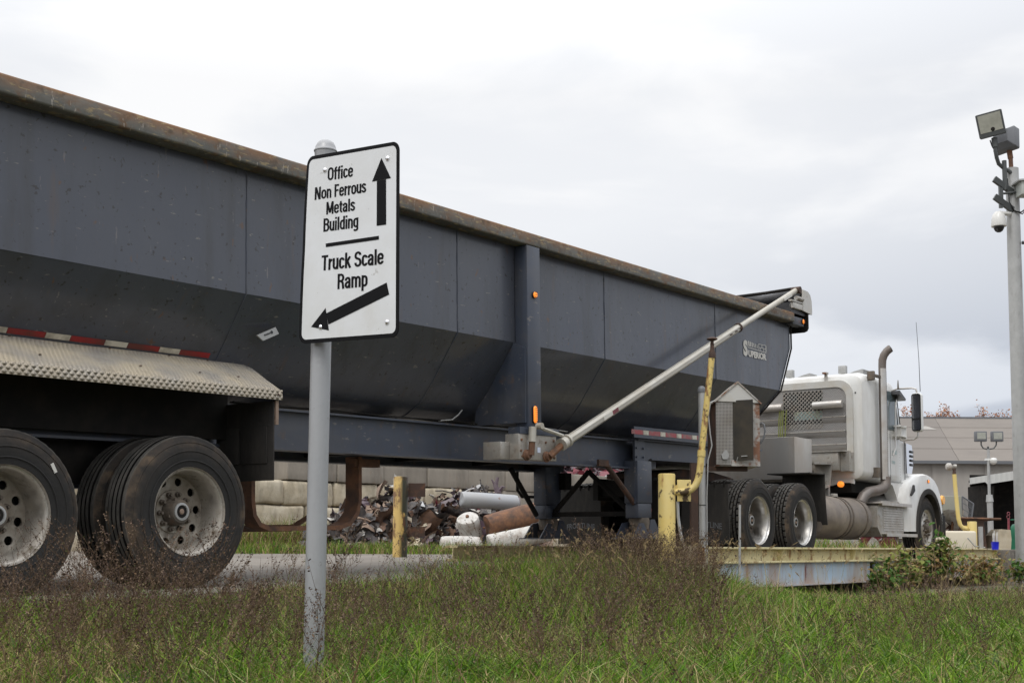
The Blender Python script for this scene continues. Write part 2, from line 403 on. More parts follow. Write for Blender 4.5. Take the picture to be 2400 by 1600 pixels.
        o = bpy.data.objects.new(name, me)
        COL.objects.link(o)
        if parent:
            o.parent = parent
        if loc is not None:
            o.location = loc
        for k, v in props.items():
            o[k] = v
        return o


def link(o, parent=None, **props):
    COL.objects.link(o)
    if parent:
        o.parent = parent
    for k, v in props.items():
        o[k] = v
    return o


def dup(o, parent, loc=None, rot=None):
    """copy of a part and of its children, sharing mesh data"""
    c = o.copy()
    COL.objects.link(c)
    c.parent = parent
    if loc is not None:
        c.location = loc
    if rot is not None:
        c.rotation_euler = rot
    for ch in list(o.children):
        dup(ch, c)
    return c


def thing(name, label, cat, matrix=None, group=None):
    o = bpy.data.objects.new(name, None)
    o.empty_display_size = .2
    COL.objects.link(o)
    if matrix is not None:
        o.matrix_world = matrix
    o['label'] = label
    o['category'] = cat
    if group:
        o['group'] = group
    return o


def at(x, y, z):
    return Matrix.Translation((x, y, z))


def tag(o, label, cat, group=None):
    o['label'] = label
    o['category'] = cat
    if group:
        o['group'] = group
    return o


def frame(O, head, pitch):
    h, p = R(head), R(pitch)
    u = Vector((math.sin(h) * math.cos(p), math.cos(h) * math.cos(p), math.sin(p)))
    v = Vector((math.cos(h), -math.sin(h), 0))
    w_ = v.cross(u)
    m = Matrix((u, -v, w_)).transposed().to_4x4()
    m.translation = O
    return m


TF = frame((-2.156, 8.67, .1545), 36.3, 1.4)     # trailer: x forward, y away from camera, z up
KF = frame((3.0597, 15.8, .2655), 36.3, 0)       # tractor and weighbridge
UH = Vector((math.sin(R(36.3)), math.cos(R(36.3)), 0))
VH = Vector((math.cos(R(36.3)), -math.sin(R(36.3)), 0))
TO = Vector((-2.156, 8.67, 0))


def text_geo(mb, s, box, place, bold=.02, depth=0.0):
    """lettering fitted to box = (x0, x1, z0, z1); place maps (x, z) to a point"""
    cu = bpy.data.curves.new('t', 'FONT')
    cu.body = s
    cu.offset = bold
    cu.resolution_u = 3
    ob = bpy.data.objects.new('t', cu)
    COL.objects.link(ob)
    dg = bpy.context.evaluated_depsgraph_get()
    me = bpy.data.meshes.new_from_object(ob.evaluated_get(dg))
    bpy.data.objects.remove(ob)
    vs = [v.co.copy() for v in me.vertices]
    x0, x1 = min(v.x for v in vs), max(v.x for v in vs)
    y0, y1 = min(v.y for v in vs), max(v.y for v in vs)
    a, b, c, d = box
    mb.add([place(a + (v.x - x0) / (x1 - x0) * (b - a), c + (v.y - y0) / (y1 - y0) * (d - c)) for v in vs], [tuple(p.vertices) for p in me.polygons])
    bpy.data.meshes.remove(me)
    return mb


def rrect(y0, y1, z0, z1, r, n=5):
    pts = []
    for cy, cz, a0 in ((y1 - r, z1 - r, 0), (y0 + r, z1 - r, 90), (y0 + r, z0 + r, 180), (y1 - r, z0 + r, 270)):
        for k in range(n + 1):
            a = R(a0 + 90 * k / n)
            pts.append((cy + r * math.cos(a), cz + r * math.sin(a)))
    return pts


def sm(a, b, x):
    t = min(1, max(0, (x - a) / (b - a)))
    return t * t * (3 - 2 * t)


# ------------------------------------------------------------------ ground
def ground_z(x, y):
    d = Vector((x, y, 0)) - TO
    u, v = d.dot(UH), d.dot(VH)
    road = .155 + .0172 * max(-12, min(9.5, u)) - .012
    grass = -.02 * sm(3, 8, v) + .02
    lowr = -.10
    if v < .45:
        z = road
        if 6.5 < u < 18 and -3.15 < v < .3:
            z = -.55
        if u >= 6.5 and v >= .3:
            z = -.14
        if u >= 18 and v > -3:
            z = lowr + .35 * sm(.4, -2, v)
    else:
        e = road - .02
        left = e + (grass - e) * sm(.6, 3.0, v)
        t = sm(4.3, 6.2, u)
        z = left * (1 - t) + (lowr - .04 * sm(1.4, .5, v) - .15 * sm(4.2, 1.4, v) * sm(7.2, 8.2, u) * sm(12.2, 10.6, u)) * t
        z += .05 * noise.noise(Vector((x * .5, y * .5, 3))) * sm(.6, 1.5, v) + .02 * noise.noise(Vector((x * 2, y * 2, 1))) * sm(.6, 1.5, v)
    return z


gx = np.concatenate([[-900, -300, -100, -50, -30, -20], np.arange(-14, 16, .22), [17, 19, 22, 26, 32, 40, 60, 100, 300, 900]])
gy = np.concatenate([[-60, -20, -8, -3], np.arange(0, 27, .22), [28, 30, 33, 36, 40, 45, 52, 60, 80, 110, 160, 300, 600, 1500]])
mb = MB()
nx, ny = len(gx), len(gy)
mb.v = [(x, y, ground_z(x, y)) for y in gy for x in gx]
for j in range(ny - 1):
    for i in range(nx - 1):
        mb.f.append((j * nx + i, j * nx + i + 1, (j + 1) * nx + i + 1, (j + 1) * nx + i))
        cx, cy = (gx[i] + gx[i + 1]) / 2, (gy[j] + gy[j + 1]) / 2
        dv = (Vector((cx, cy, 0)) - TO).dot(VH)
        mb.m.append(0 if dv > .45 else 1)
mb.build('ground', ['soil', 'yard'], kind='structure', fix=False)

# road / ramp slabs up to the weighbridge
mb = MB()


def rp(u, v, dz=.0):
    p = TO + UH * u + VH * v
    return (p.x, p.y, .155 + .0172 * u + dz)


def slab(mb, quad, dz=.004, th=.12, n=10):
    (u0, v0), (u1, v1), (u2, v2), (u3, v3) = quad
    top, bot = [], []
    for q in quad:
        top.append(rp(q[0], q[1], dz))
        bot.append(rp(q[0], q[1], dz - th))
    mb.add(top + bot, [(0, 1, 2, 3), (7, 6, 5, 4), (0, 4, 5, 1), (1, 5, 6, 2), (2, 6, 7, 3), (3, 7, 4, 0)])


edges = [-16, -9.5, -4.6, -.9, 2.9, 6.45]
pm = thing('road', 'x', 'x')
del pm['label'], pm['category']
pm['kind'] = 'structure'
for a, b in zip(edges, edges[1:]):
    for (v0, v1) in ((.62, -3.2), (-3.212, -6.2)):
        m2 = MB()
        slab(m2, [(a, v0), (b - .012, v0), (b - .012, v1), (a, v1)])
        m2.build('slab', 'road', pm)
m2 = MB()
slab(m2, [(-16, -6.212), (6.4, -6.212), (6.4, -8.3), (-16, -8.3)])
m2.build('slab', 'road', pm)
m2 = MB()
slab(m2, [(6.46, -3.25), (9.3, -3.25), (8.6, -6.2), (6.46, -6.2)])
m2.build('slab', 'road', pm)


# ------------------------------------------------------------------ wheels
def tyre_prof(R0=.52, rb=.292, wd=.28, ribs=5):
    """closed profile (radius, y) from outer bead round to inner bead; outer sidewall at y = 0"""
    p = [(rb, .022), (rb + .012, .006), (.34, -.002 + .004), (.38, -.004 + .0), (.42, .000), (.455, .008), (.485, .022), (.500, .034)]
    t0, t1 = .040, wd - .040
    n = ribs
    g = .014
    rw = ((t1 - t0) - g * (n - 1)) / n
    y = t0
    for i in range(n):
        cr = R0 - (.006 if i in (0, n - 1) else 0)
        p += [(cr, y), (cr, y + rw)]
        y += rw
        if i < n - 1:
            p += [(R0 - .020, y + .001), (R0 - .020, y + g - .001)]
            y += g
    p += [(.500, wd - .034), (.485, wd - .022), (.455, wd - .008), (.42, wd), (.36, wd), (rb + .012, wd - .006), (rb, wd - .022)]
    return p


def make_tyre(kind):
    mb = MB()
    if kind == 'rib':
        seg = 192

        def rf(r, h, k, j):
            if r > .505 and (h < .045 or h > .235) and k % 4 == 0:   # sipes at the shoulder
                return r - .002
            return r
        mb.lathe(tyre_prof(), seg=seg, close=True, rf=rf)
    else:
        seg = 320
        pr = tyre_prof(ribs=5)

        def rf(r, h, k, j):
            if r > .512:
                row = int((h - .040) / .041)
                ph = (k + (4 if row % 2 else 0)) % 8
                if ph == 0:
                    return r - .011
            return r
        mb.lathe(pr, seg=seg, close=True, rf=rf)
    # groove floors and walls painted black as their shade, rib tops worn and dusty
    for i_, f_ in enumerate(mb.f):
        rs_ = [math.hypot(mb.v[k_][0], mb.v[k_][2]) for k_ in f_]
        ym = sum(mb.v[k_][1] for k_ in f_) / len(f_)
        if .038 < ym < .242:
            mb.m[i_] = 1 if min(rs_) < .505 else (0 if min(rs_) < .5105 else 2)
    mb.mi = 0
    for r_, w_ in ((.409, .003), (.345, .0025), (.468, .002)):
        y_ = -.0035 if r_ < .42 else .011
        mb.lathe([(r_ - .005, y_), (r_, y_ - w_), (r_ + .005, y_ + (.003 if r_ > .42 else 0))], seg=96, cap=False)
    return mb


def disc_with_holes(mb, r0, r1, rh, hr, n, y, th=.012, off=0.0):
    """annulus r0..r1 with n round holes of radius hr at radius rh; its face at y"""
    ns = 16
    for k in range(n):
        a0, a1 = 2 * PI * k / n + off, 2 * PI * (k + 1) / n + off
        am = (a0 + a1) / 2
        outer = []
        for i in range(ns):
            t = i / ns * 4
            e, q = int(t), t - int(t)
            r, a = [(r0, a0 + (a1 - a0) * q), (r0 + (r1 - r0) * q, a1), (r1, a1 - (a1 - a0) * q), (r1 - (r1 - r0) * q, a0)][e]
            outer.append((r * math.cos(a), r * math.sin(a)))
        cx, cz = rh * math.cos(am), rh * math.sin(am)
        inner = []
        for (px, pz) in outer:
            an = math.atan2(pz - cz, px - cx)
            inner.append((cx + hr * math.cos(an), cz + hr * math.sin(an)))
        vs = [(a, y, b) for a, b in outer] + [(a, y, b) for a, b in inner] + [(a, y + th, b) for a, b in inner] + [(a, y + th, b) for a, b in outer]
        fs = []
        for i in range(ns):
            j = (i + 1) % ns
            fs += [(i, j, ns + j, ns + i), (ns + i, ns + j, 2 * ns + j, 2 * ns + i), (2 * ns + i, 2 * ns + j, 3 * ns + j, 3 * ns + i)]
        mb.add(vs, fs)


def make_wheel(root, kind, rimmat, dish=.21, discmat=None):
    """one wheel with outer face at y = 0: rim > tyre, hub, nuts"""
    mb = MB()
    mb.lathe([(.300, .004), (.302, .012), (.296, .02), (.285, .022), (.277, .03), (.272, .05), (.262, .075), (.258, .12), (.256, dish), (.262, dish + .02), (.29, .262), (.30, .27), (.306, .262), (.292, .25), (.27, .20), (.272, .13), (.29, .03), (.300, .004)][::-1], seg=72, cap=False)
    mb.mi = 1
    disc_with_holes(mb, .150, .258, .210, .029, 10, dish - .006)
    mb.lathe([(.150, dish - .006), (.146, dish - .020), (.09, dish - .022), (.085, dish + .01)], seg=48, cap=False)
    rim = mb.build('wheel', [rimmat, discmat or rimmat], root, sharp=40)
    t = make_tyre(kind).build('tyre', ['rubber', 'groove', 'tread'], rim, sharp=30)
    hb = MB()
    hb.lathe([(.10, dish - .02), (.098, dish - .045), (.090, dish - .055), (.085, dish - .095), (.074, dish - .108), (.0, dish - .108)], seg=36)
    for k in range(4):
        a = k * PI / 2 + .6
        hb.lathe([(.014, dish - .12), (.014, dish - .09)], o=(.083 * math.cos(a), 0.03, .083 * math.sin(a)), seg=8)
    h = hb.build('hub', 'hub', rim)
    cb_ = MB()
    cb_.lathe([(.062, dish - .108), (.060, dish - .116), (.046, dish - .118), (.044, dish - .110), (.0, dish - .110)], seg=32, cap=False)
    cb_.mi = 1
    cb_.lathe([(.043, dish - .111), (.020, dish - .112), (.0, dish - .112)], seg=24)
    cb_.mi = 2
    cb_.lathe([(.020, dish - .113), (.012, dish - .12), (.0, dish - .12)], seg=16)
    cb_.build('hub_cap', ['galv', 'dark', 'tan'], rim)
    for k in range(10):
        a = 2 * PI * (k + .5) / 10
        nb = MB()
        nb.lathe([(.019, dish - .022), (.019, dish - .045), (.012, dish - .047), (.011, dish - .066), (0, dish - .066)], seg=6)
        nb.build('lug_nut', 'hub', rim, loc=(.122 * math.cos(a), 0, .122 * math.sin(a)))
    db = MB()
    db.lathe([(.235, dish + .05), (.25, dish + .08), (.235, .36), (.0, .36)], seg=40)
    db.build('brake_drum', 'dark', rim)
    return rim


def bare_tyre(root, kind):
    mb = make_tyre(kind)
    o = mb.build('inner_tyre', ['rubber', 'groove', 'tread'], root, sharp=30)
    return o


# ------------------------------------------------------------------ dump trailer
T = thing('dump_trailer', 'long dark blue-grey open-top dump trailer with a rusty top rail', 'trailer', TF)


def P(u, y, w_):
    return (u, y, w_)


near = [(.15, 3.02), (.15, 2.69), (.15, 2.105), (.31, 1.875), (.47, 1.65), (.60, 1.50), (.76, 1.405), (1.0, 1.355), (1.3, 1.345)]
prof = near + [(2.6 - y, w_) for y, w_ in near[::-1][1:]]


def uend(w_):
    return 10.16 if w_ > 2.69 else 10.16 - (2.69 - w_) * .60


def inset(p):
    y, w_ = p
    dy, dw = 1.3 - y, 3.0 - w_
    l = math.hypot(dy, dw) or 1
    return (y + dy / l * .014, w_ + (dw / l * .014 if w_ < 3 else 0))


seams = [-4.6, -1.85, .613, 3.077, 5.52, 8.009, None]
NS = 13
for i in range(len(seams) - 1):
    a, b = seams[i], seams[i + 1]
    for nm, sl in (('side_panel', prof[:3]), ('belly_panel', prof[2:15]), ('side_panel', prof[14:])):
        mb = MB()
        g = .002
        vs, fs = [], []
        for (y, w_) in sl:
            e = (b - g) if b else uend(w_)
            yi, wi = inset((y, w_))
            for t in range(NS):
                uu = a + g + (e - a - g) * t / (NS - 1)
                jit = .012 * noise.noise(Vector((uu * 1.6, y, w_ * 1.5))) * (w_ < 3) if nm == 'side_panel' and y < 1 and 0 < t < NS - 1 else 0
                vs.append((uu, y + jit, w_))
            for t in range(NS):
                vs.append((a + g + (e - a - g) * t / (NS - 1), yi, wi))
        for k in range(len(sl) - 1):
            o0, o1 = k * 2 * NS, (k + 1) * 2 * NS
            for t in range(NS - 1):
                fs += [(o0 + t, o0 + t + 1, o1 + t + 1, o1 + t), (o0 + NS + t, o0 + NS + 1 + t, o1 + NS + 1 + t, o1 + NS + t)]
            fs += [(o0, o1, o1 + NS, o0 + NS), (o0 + NS - 1, o1 + NS - 1, o1 + 2 * NS - 1, o0 + 2 * NS - 1)]
        mb.add(vs, fs)
        mb.build(nm, 'body', T, sharp=25)
# weld beads along the seams
for u in (-1.85, .613, 3.077, 5.52, 8.009):
    mb = MB()
    pts = []
    for k in range(len(near) - 1):
        (y0, w0), (y1, w1) = near[k], near[k + 1]
        n = 8 if k < 2 else 4
        for t in range(n):
            q = t / n
            pts.append((u + random.uniform(-.002, .002), y0 + (y1 - y0) * q - .001, w0 + (w1 - w0) * q))
    mb.tube(pts, [random.uniform(.004, .0075) for _ in pts], 6)
    mb.build('weld_bead', 'frame', T)
# front wall, sloping back, with an edge flange
mb = MB()
ws = [3.02, 2.69, 2.105, 1.875, 1.65, 1.5, 1.405, 1.355, 1.345]
ys = [.15, .15, .15, .31, .47, .60, .76, 1.0, 1.29]
vs = []
for w_, y in zip(ws, ys):
    vs += [(uend(w_) + .003, y + .016, w_), (uend(w_) + .003, 2.6 - y - .016, w_)]
mb.add(vs, [(2 * k, 2 * k + 1, 2 * k + 3, 2 * k + 2) for k in range(len(ws) - 1)])
mb.build('front_wall', 'frame', T)
mb = MB()
for sgn in (0, 1):
    pts = [(uend(w_) + .014, (y - .012) if not sgn else 2.6 - y + .012, w_) for w_, y in zip(ws, ys)]
    mb.tube(pts, .013, 6)
mb.build('edge_flange', 'dark', T)
mb = MB()
mb.add([(-4.6, y, w_) for y, w_ in prof], [tuple(range(len(prof)))])
mb.build('tailgate', 'frame', T)
# top rail
mb = MB()
for y0 in (0, 2.44):
    n = 24
    rings = []
    for k in range(n + 1):
        u = -4.6 + 14.58 * k / n
        j = .004 * noise.noise(Vector((u * 1.3, 0, y0)))
        rings.append([(u, y0 + a + j, b + j) for a, b in rrect(0, .16, 3.015, 3.138, .016, 3)])
    mb.loft(rings)
mb.build('top_rail', 'rail', T, sharp=50)
mb = MB()
mb.box(9.985, 10.34, .02, .14, 2.99, 3.10, .01)
mb.box(9.985, 10.34, 2.46, 2.58, 2.99, 3.10, .01)
mb.box(10.18, 10.34, .14, 2.46, 3.00, 3.09)
mb.build('rail_extension', 'frame', T)
# inner dark visor below the front cap
mb = MB()
mb.prism([(.0, 3.19), (.0, 2.98), (.02, 2.945), (.06, 2.93), (2.54, 2.93), (2.6, 2.98), (2.6, 3.19)], 10.425, 10.45, 'x')
mb.box(10.17, 10.425, .15, 2.45, 3.10, 3.13)
mb.build('front_visor', 'dark', T)
# post with side markers
mb = MB()
mb.box(3.935, 4.145, 0, .147, 1.29, 3.013, .008)
mb.build('side_post', 'frame', T)
poly = [(.147, 2.10), (.02, 2.04), (.02, 1.345), (.62, 1.345), (.60, 1.48), (.455, 1.66), (.30, 1.88)]
poly2 = [(2.6 - y, w_) for y, w_ in poly]
for pp in (poly, poly2):
    mb = MB()
    mb.prism(pp, 3.912, 3.93, 'x')
    mb.build('gusset_plate', 'frame', T)
def marker(u, w_, du, dw, y=-.001, parent=T):
    mb = MB()
    n = 24
    def ring(k_, yy):
        out = []
        for i in range(n):
            a = 2 * PI * i / n
            c, s_ = math.cos(a), math.sin(a)
            q = max(0, dw - du)
            out.append((u + du * k_ * c, yy, w_ + du * k_ * s_ + (q if s_ > 0 else -q)))
        return out
    mb.loft([ring(1, y + .002), ring(1, y - .01), ring(.86, y - .014)])
    b = mb.build('marker_light', 'black', parent)
    mb = MB()
    mb.loft([ring(.82, y - .006), ring(.80, y - .02), ring(.6, y - .028)])
    mb.build('lens', 'amber', b)
    mb = MB()
    m_ = 3 if dw == du else 7
    for i in range(m_):
        z = w_ - dw * .7 + 1.4 * dw * i / (m_ - 1)
        mb.box(u - du * .5, u + du * .5, y - .031, y - .024, z - .002, z + .002)
    mb.build('lens_rib', 'rustdark', b)


marker(4.04, 2.551, .034, .034)
marker(4.02, 1.423, .030, .085)
marker(10.285, 3.053, .028, .034, .018)
# chassis beams: web and flanges
for y0, s_ in ((.65, 1), (1.95, -1)):
    mb = MB()
    mb.box(-4.5, 7.4, y0 - .006 * s_, y0 + .006 * s_, 1.03, 1.325)
    mb.box(-4.5, 6.75, y0 - .07, y0 + .07, 1.325, 1.341)
    mb.box(-4.5, 6.75, y0 - .08, y0 + .08, 1.012, 1.031)
    mb.build('chassis_beam', 'frame', T)
mb = MB()
for u in (-3, -1.9, -.7, .5, 1.6, 3.0, 4.3, 5.6, 6.6):
    mb.box(u - .04, u + .04, .66, 1.94, 1.06, 1.30)
mb.build('cross_member', 'dark', T)
for k in range(3):
    mb = MB()
    mb.tube([(u_, .60 + .03 * k + .02 * math.sin(u_ * 3 + k), 1.355 + .012 * abs(math.sin(u_ * 2.3 + k * 1.7))) for u_ in np.linspace(.9, 6.5, 40)], .007, 5)
    mb.build('air_line', 'dark', T)
mb = MB()
mb.tube([(3.35, .60, 1.36), (3.45, .52, 1.37), (3.52, .50, 1.42), (3.60, .52, 1.47)], .006, 5)
mb.tube([(4.7, .56, 1.35), (5.0, .55, 1.375), (5.4, .55, 1.36)], .006, 5)
mb.build('loose_wire', 'galv', T)
# front coupler section: lighter deeper box with sloping underside
mb = MB()
for y0 in (.52, 2.07):
    mb.prism([(6.70, 1.03), (6.85, 1.04), (7.06, 1.135), (9.6, 1.135), (9.9, 1.18), (9.9, 1.325), (6.70, 1.325)], y0, y0 + .02)
mb.box(6.70, 9.9, .46, .60, 1.326, 1.345)
mb.prism([(7.06, 1.132), (9.9, 1.132), (9.9, 1.118), (7.06, 1.118)], .50, 2.10)
mb.build('coupler_beam', 'frame', T)
mb = MB()
mb.prism([(6.66, 1.0), (6.88, 1.0), (6.88, 1.33), (6.66, 1.33)], .485, .508)
mb.box(6.66, 6.74, .485, .508, .62, 1.0)
for (a, b) in ((6.69, 1.24), (6.84, 1.24), (6.69, 1.14), (6.84, 1.14), (6.70, 1.04), (6.70, .96), (6.70, .90), (6.70, .83), (6.70, .76)):
    mb.lathe([(.013, .485), (.013, .468), (0, .468)], o=(a, 0, b), seg=6)
mb.build('leg_bracket', 'frame', T)
mb = MB()
mb.box(6.50, 8.3, .395, .41, 1.347, 1.47)
mb.build('tape_board', 'frame', T)
for i in range(9):
    a = 6.46 + i * .19
    mb = MB()
    if i % 2:
        mb.box(a + .05, a + .165, .392, .394, 1.385, 1.435)
    else:
        mb.box(a - .02, a + .235, .392, .394, 1.385, 1.435)
    mb.build('reflective_tape', 'whitetape' if i % 2 else 'redtape2', T)
# hull reflective tape above the fender: sits on the sloping belly plate
segs = []
u_cur = .538
pat = [(.275, 'r'), (.18, 'w'), (.27, 'r'), (.185, 'w'), (.27, 'r'), (.185, 'w')]
tt = 0
while u_cur > -4.2:
    L_, c_ = pat[tt % 6]
    segs.append((u_cur - L_, u_cur - .004, c_))
    u_cur -= L_
    tt += 1
for a, b, c_ in segs:
    mb = MB()
    q = []
    for u in (a, b):
        for (y, w_) in ((.4475 - .003, 1.685), (.471 - .003, 1.652)):
            q.append((u, y - .004, w_))
    mb.add(q, [(0, 2, 3, 1)])
    mb.add([(p[0], p[1] + .004, p[2]) for p in q], [(0, 2, 3, 1)])
    mb.build('reflective_tape', 'redtape' if c_ == 'r' else 'whitetape', T)
# keyhole bracket on the belly plate
mb = MB()
mb.prism([(.80, 1.83), (.985, 1.912), (1.02, 1.865), (.86, 1.795)], .235, .25)
mb.build('keyhole_bracket', 'galv', T)
mb = MB()
mb.tube([(.87, .233, 1.838), (.93, .233, 1.862)], .006, 6)
mb.lathe([(.013, .234), (.013, .2335)], o=(.945, 0, 1.868), seg=12)
mb.build('keyhole', 'black', T)
# fender of tread plate
mb = MB()
fp = [(.50, 1.645), (.36, 1.60), (.16, 1.505), (.0, 1.428), (-.025, 1.412), (-.032, 1.40)]
rings = []
for u in np.linspace(-4.2, .80, 12):
    t = sm(.3, .8, u)
    rr = []
    for y, w_ in fp:
        uu = u + (.09 * (y / .5) if u > .79 else 0)
        rr.append((uu, y, w_ - .012 * t * (y < .3) + .007 * noise.noise(Vector((u * 2.1, y * 3, 0)))))
    rr += [(p[0], p[1] + .006, p[2] - .012) for p in rr[::-1]]
    rings.append(rr)
mb.loft(rings)
fe = mb.build('fender', 'tread_top', T, sharp=30)
mb = MB()
mb.box(-4.2, .80, -.038, -.028, 1.328, 1.402, .003)
mb.build('fender_lip', 'tread_lip', fe)
mb = MB()
for u in (-1.1, -.35, .15, .5):
    for y, w_ in ((.43, 1.628), (.1, 1.482)):
        mb.lathe([(.009, w_), (.009, w_ + .006), (0, w_ + .007)], o=(u, y, 0), ax='z', seg=8)
mb.lathe([(.009, -.038), (.009, -.044), (0, -.044)], o=(.755, 0, 1.365), seg=8)
mb.build('rivet', 'rustdark', fe)
# mudflap
mb = MB()
mb.box(.745, .757, .0, .62, .745, 1.32, .004)
mb.box(.735, .745, .06, .34, .87, 1.14, .004)
mb.box(.735, .745, .36, .60, .87, 1.14, .004)
mb.build('mudflap', 'flap', T)
mb = MB()
mb.box(.758, .785, -.012, .02, 1.15, 1.325)
mb.build('mudflap_bracket', 'tan', T)
mb = MB()
mb.box(.757, .80, .0, .64, 1.27, 1.325)
mb.build('flap_hanger', 'dark', T)
# running gear under the fender
mb = MB()
mb.lathe([(.14, .72), (.14, 1.33)], o=(.36, .80, 0), ax='z', seg=24)
mb.lathe([(.14, .72), (.14, 1.33)], o=(.36, 1.80, 0), ax='z', seg=24)
mb.build('air_cylinder', 'frame', T)
mb = MB()
for u in (-1.373, 0):
    mb.tube([(u, .2, .52), (u, 2.4, .52)], .065, 16)
mb.build('axle', 'dark', T)
mb = MB()
for y in (.78, 1.82):
    mb.prism([(-2.3, 1.03), (-2.1, .75), (-1.9, .72), (-.95, .72), (-.7, .85), (-.5, .72), (.25, .70), (.55, .85), (.6, 1.03)], y - .05, y + .05)
mb.box(-3.2, .75, .5, .52, 1.06, 1.42)  # black sheet added as the shade behind the wheels
mb.build('hanger_and_shade_sheet', 'dark', T)
mb = MB()
mb.lathe([(.10, 0), (.12, .03), (.12, .17), (.10, .2)], o=(.42, .75, .62), ax='x', seg=20)
mb.build('brake_chamber', 'dark', T)
wr = make_wheel(T, 'rib', 'steelrim', .21, 'rimdisc')
wr.location = (0, 0, .52)
wr.rotation_euler = (0, .25, 0)
w2 = dup(wr, T, (-1.373, 0, .497), (0, .5, 0))
w3 = dup(wr, T, (0, 2.6, .52), (0, .3, PI))
w4 = dup(wr, T, (-1.373, 2.6, .497), (0, .9, PI))
it = bare_tyre(T, 'rib')
it.location = (0, .33, .52)
for u, y, z in ((-1.373, .33, .497), (0, 1.99, .52), (-1.373, 1.99, .497)):
    dup(it, T, (u, y, z))
mb = MB()
mb.obox((.135 + .0, -.004, .42 - .02), (math.cos(.6), 0, -math.sin(.6)), (0, 1, 0), (math.sin(.6), 0, math.cos(.6)), .062, .004, .022)
mb.build('tyre_sticker', 'logo', w2)
# rusty spare carrier loops with the spare tyre
mb = MB()
if True:
    pts = [(1.42, .95, 1.02), (1.42, .95, .62), (1.44, .95, .50), (1.50, .95, .425), (1.60, .95, .392), (2.42, .95, .392), (2.56, .95, .43), (2.65, .95, .52), (2.68, .95, .62), (2.68, .95, 1.02)]
    rings = []
    for i, p in enumerate(pts):
        a, b = pts[max(0, i - 1)], pts[min(len(pts) - 1, i + 1)]
        d = Vector((b[0] - a[0], 0, b[2] - a[2])).normalized()
        nrm = Vector((-d.z, 0, d.x)) * .02
        P0 = Vector(p)
        rings.append([P0 - nrm, P0 + nrm, P0 + nrm + Vector((0, .16, 0)), P0 - nrm + Vector((0, .16, 0))])
    mb.loft(rings)
mb.box(2.62, 2.95, .96, 1.05, .93, 1.0)
mb.build('spare_carrier', 'rust', T)
mb = MB()
pts2 = [(1.42, 1.55, 1.02), (1.42, 1.55, .45), (1.60, 1.55, .392), (2.42, 1.55, .392), (2.65, 1.55, .5), (2.68, 1.55, 1.02)]
mb.tube(pts2, .03, 4)
mb.build('spare_carrier', 'rust', T)
# landing gear
for y in (.55, 1.80):
    mb = MB()
    mb.box(6.67, 6.99, y - .09, y + .09, .62, 1.10, .012)
    mb.box(6.68, 6.98, y - .085, y + .085, .455, .62, .012)
    lg = mb.build('landing_leg', 'frame', T)
    mb = MB()
    mb.lathe([(.115, .33), (.12, .42), (.11, .46)], o=(6.84, y, 0), ax='z', seg=16)
    mb.build('leg_ram', 'hub', lg)
    mb = MB()
    mb.prism([(6.50, .235), (7.14, .235), (6.98, .44), (6.90, .44), (6.86, .32), (6.80, .32), (6.74, .40), (6.66, .40)], y - .12, y - .105)
    mb.prism([(6.50, .235), (7.14, .235), (6.98, .44), (6.66, .40)], y + .105, y + .12)
    mb.box(6.46, 7.16, y - .15, y + .15, .225, .238)
    mb.build('landing_foot', 'frame', lg)
mb = MB()
mb.box(6.80, 6.88, .62, 1.72, .48, .535)
mb.tube([(6.84, .64, .50), (6.84, 1.22, 1.0)], .032, 8)
mb.tube([(6.84, 1.72, .52), (6.84, 1.22, 1.0)], .032, 8)
mb.build('leg_brace', 'dark', T)
mb = MB()
mb.tube([(6.78, .52, .50), (6.70, .53, .62), (6.20, .56, 1.02), (6.16, .56, 1.04)], .030, 10)
mb.box(5.98, 6.18, .53, .56, 1.02, 1.09)
mb.build('leg_brace', 'rustdark', T)
mb = MB()
mb.tube([(6.60, 1.80, .50), (6.1, 1.80, 1.03)], .03, 8)
mb.tube([(6.5, 2.0, 1.05), (6.5, 2.0, .8), (6.56, 1.98, .72), (6.9, 1.95, .72), (7.0, 1.9, .66), (7.0, 1.86, .45)], .018, 8)
mb.box(6.95, 7.08, 1.62, 1.78, .8, 1.0)
mb.build('crank_shaft', 'dark', T)
# aluminium pivot plate
mb = MB()
mb.box(3.77, 4.38, -.005, .15, 1.0, 1.235, .004)
mb.box(3.63, 3.768, .10, .30, 1.0, 1.16, .004)
pl = mb.build('pivot_plate', 'alu', T)
mb = MB()
mb.box(3.78, 4.42, -.012, .12, 1.236, 1.298)
mb.build('outrigger_plate', 'frame', T)
mb = MB()
for (a, b) in ((3.81, 1.18), (3.82, 1.03), (4.33, 1.19), (4.20, 1.17), (3.80, 1.08), (4.34, 1.03)):
    mb.lathe([(.012, -.005), (.012, -.014), (0, -.015)], o=(a, 0, b), seg=8)
mb.build('bolt', 'rust', pl)
mb = MB()
mb.box(4.06, 4.11, -.009, -.006, 1.07, 1.12)
mb.build('sticker', 'chrome', pl)
mb = MB()
mb.box(4.0, 4.04, -.009, -.006, 1.155, 1.18)
mb.build('sticker', 'logo', pl)
mb = MB()
for u, w_ in ((3.88, 1.04), (4.20, 1.035)):
    mb.lathe([(.052, -.006), (.052, -.02), (.04, -.026), (.036, -.05), (0, -.05)], o=(u, 0, w_), seg=20)
mb.build('pivot_boss', 'rust', pl)
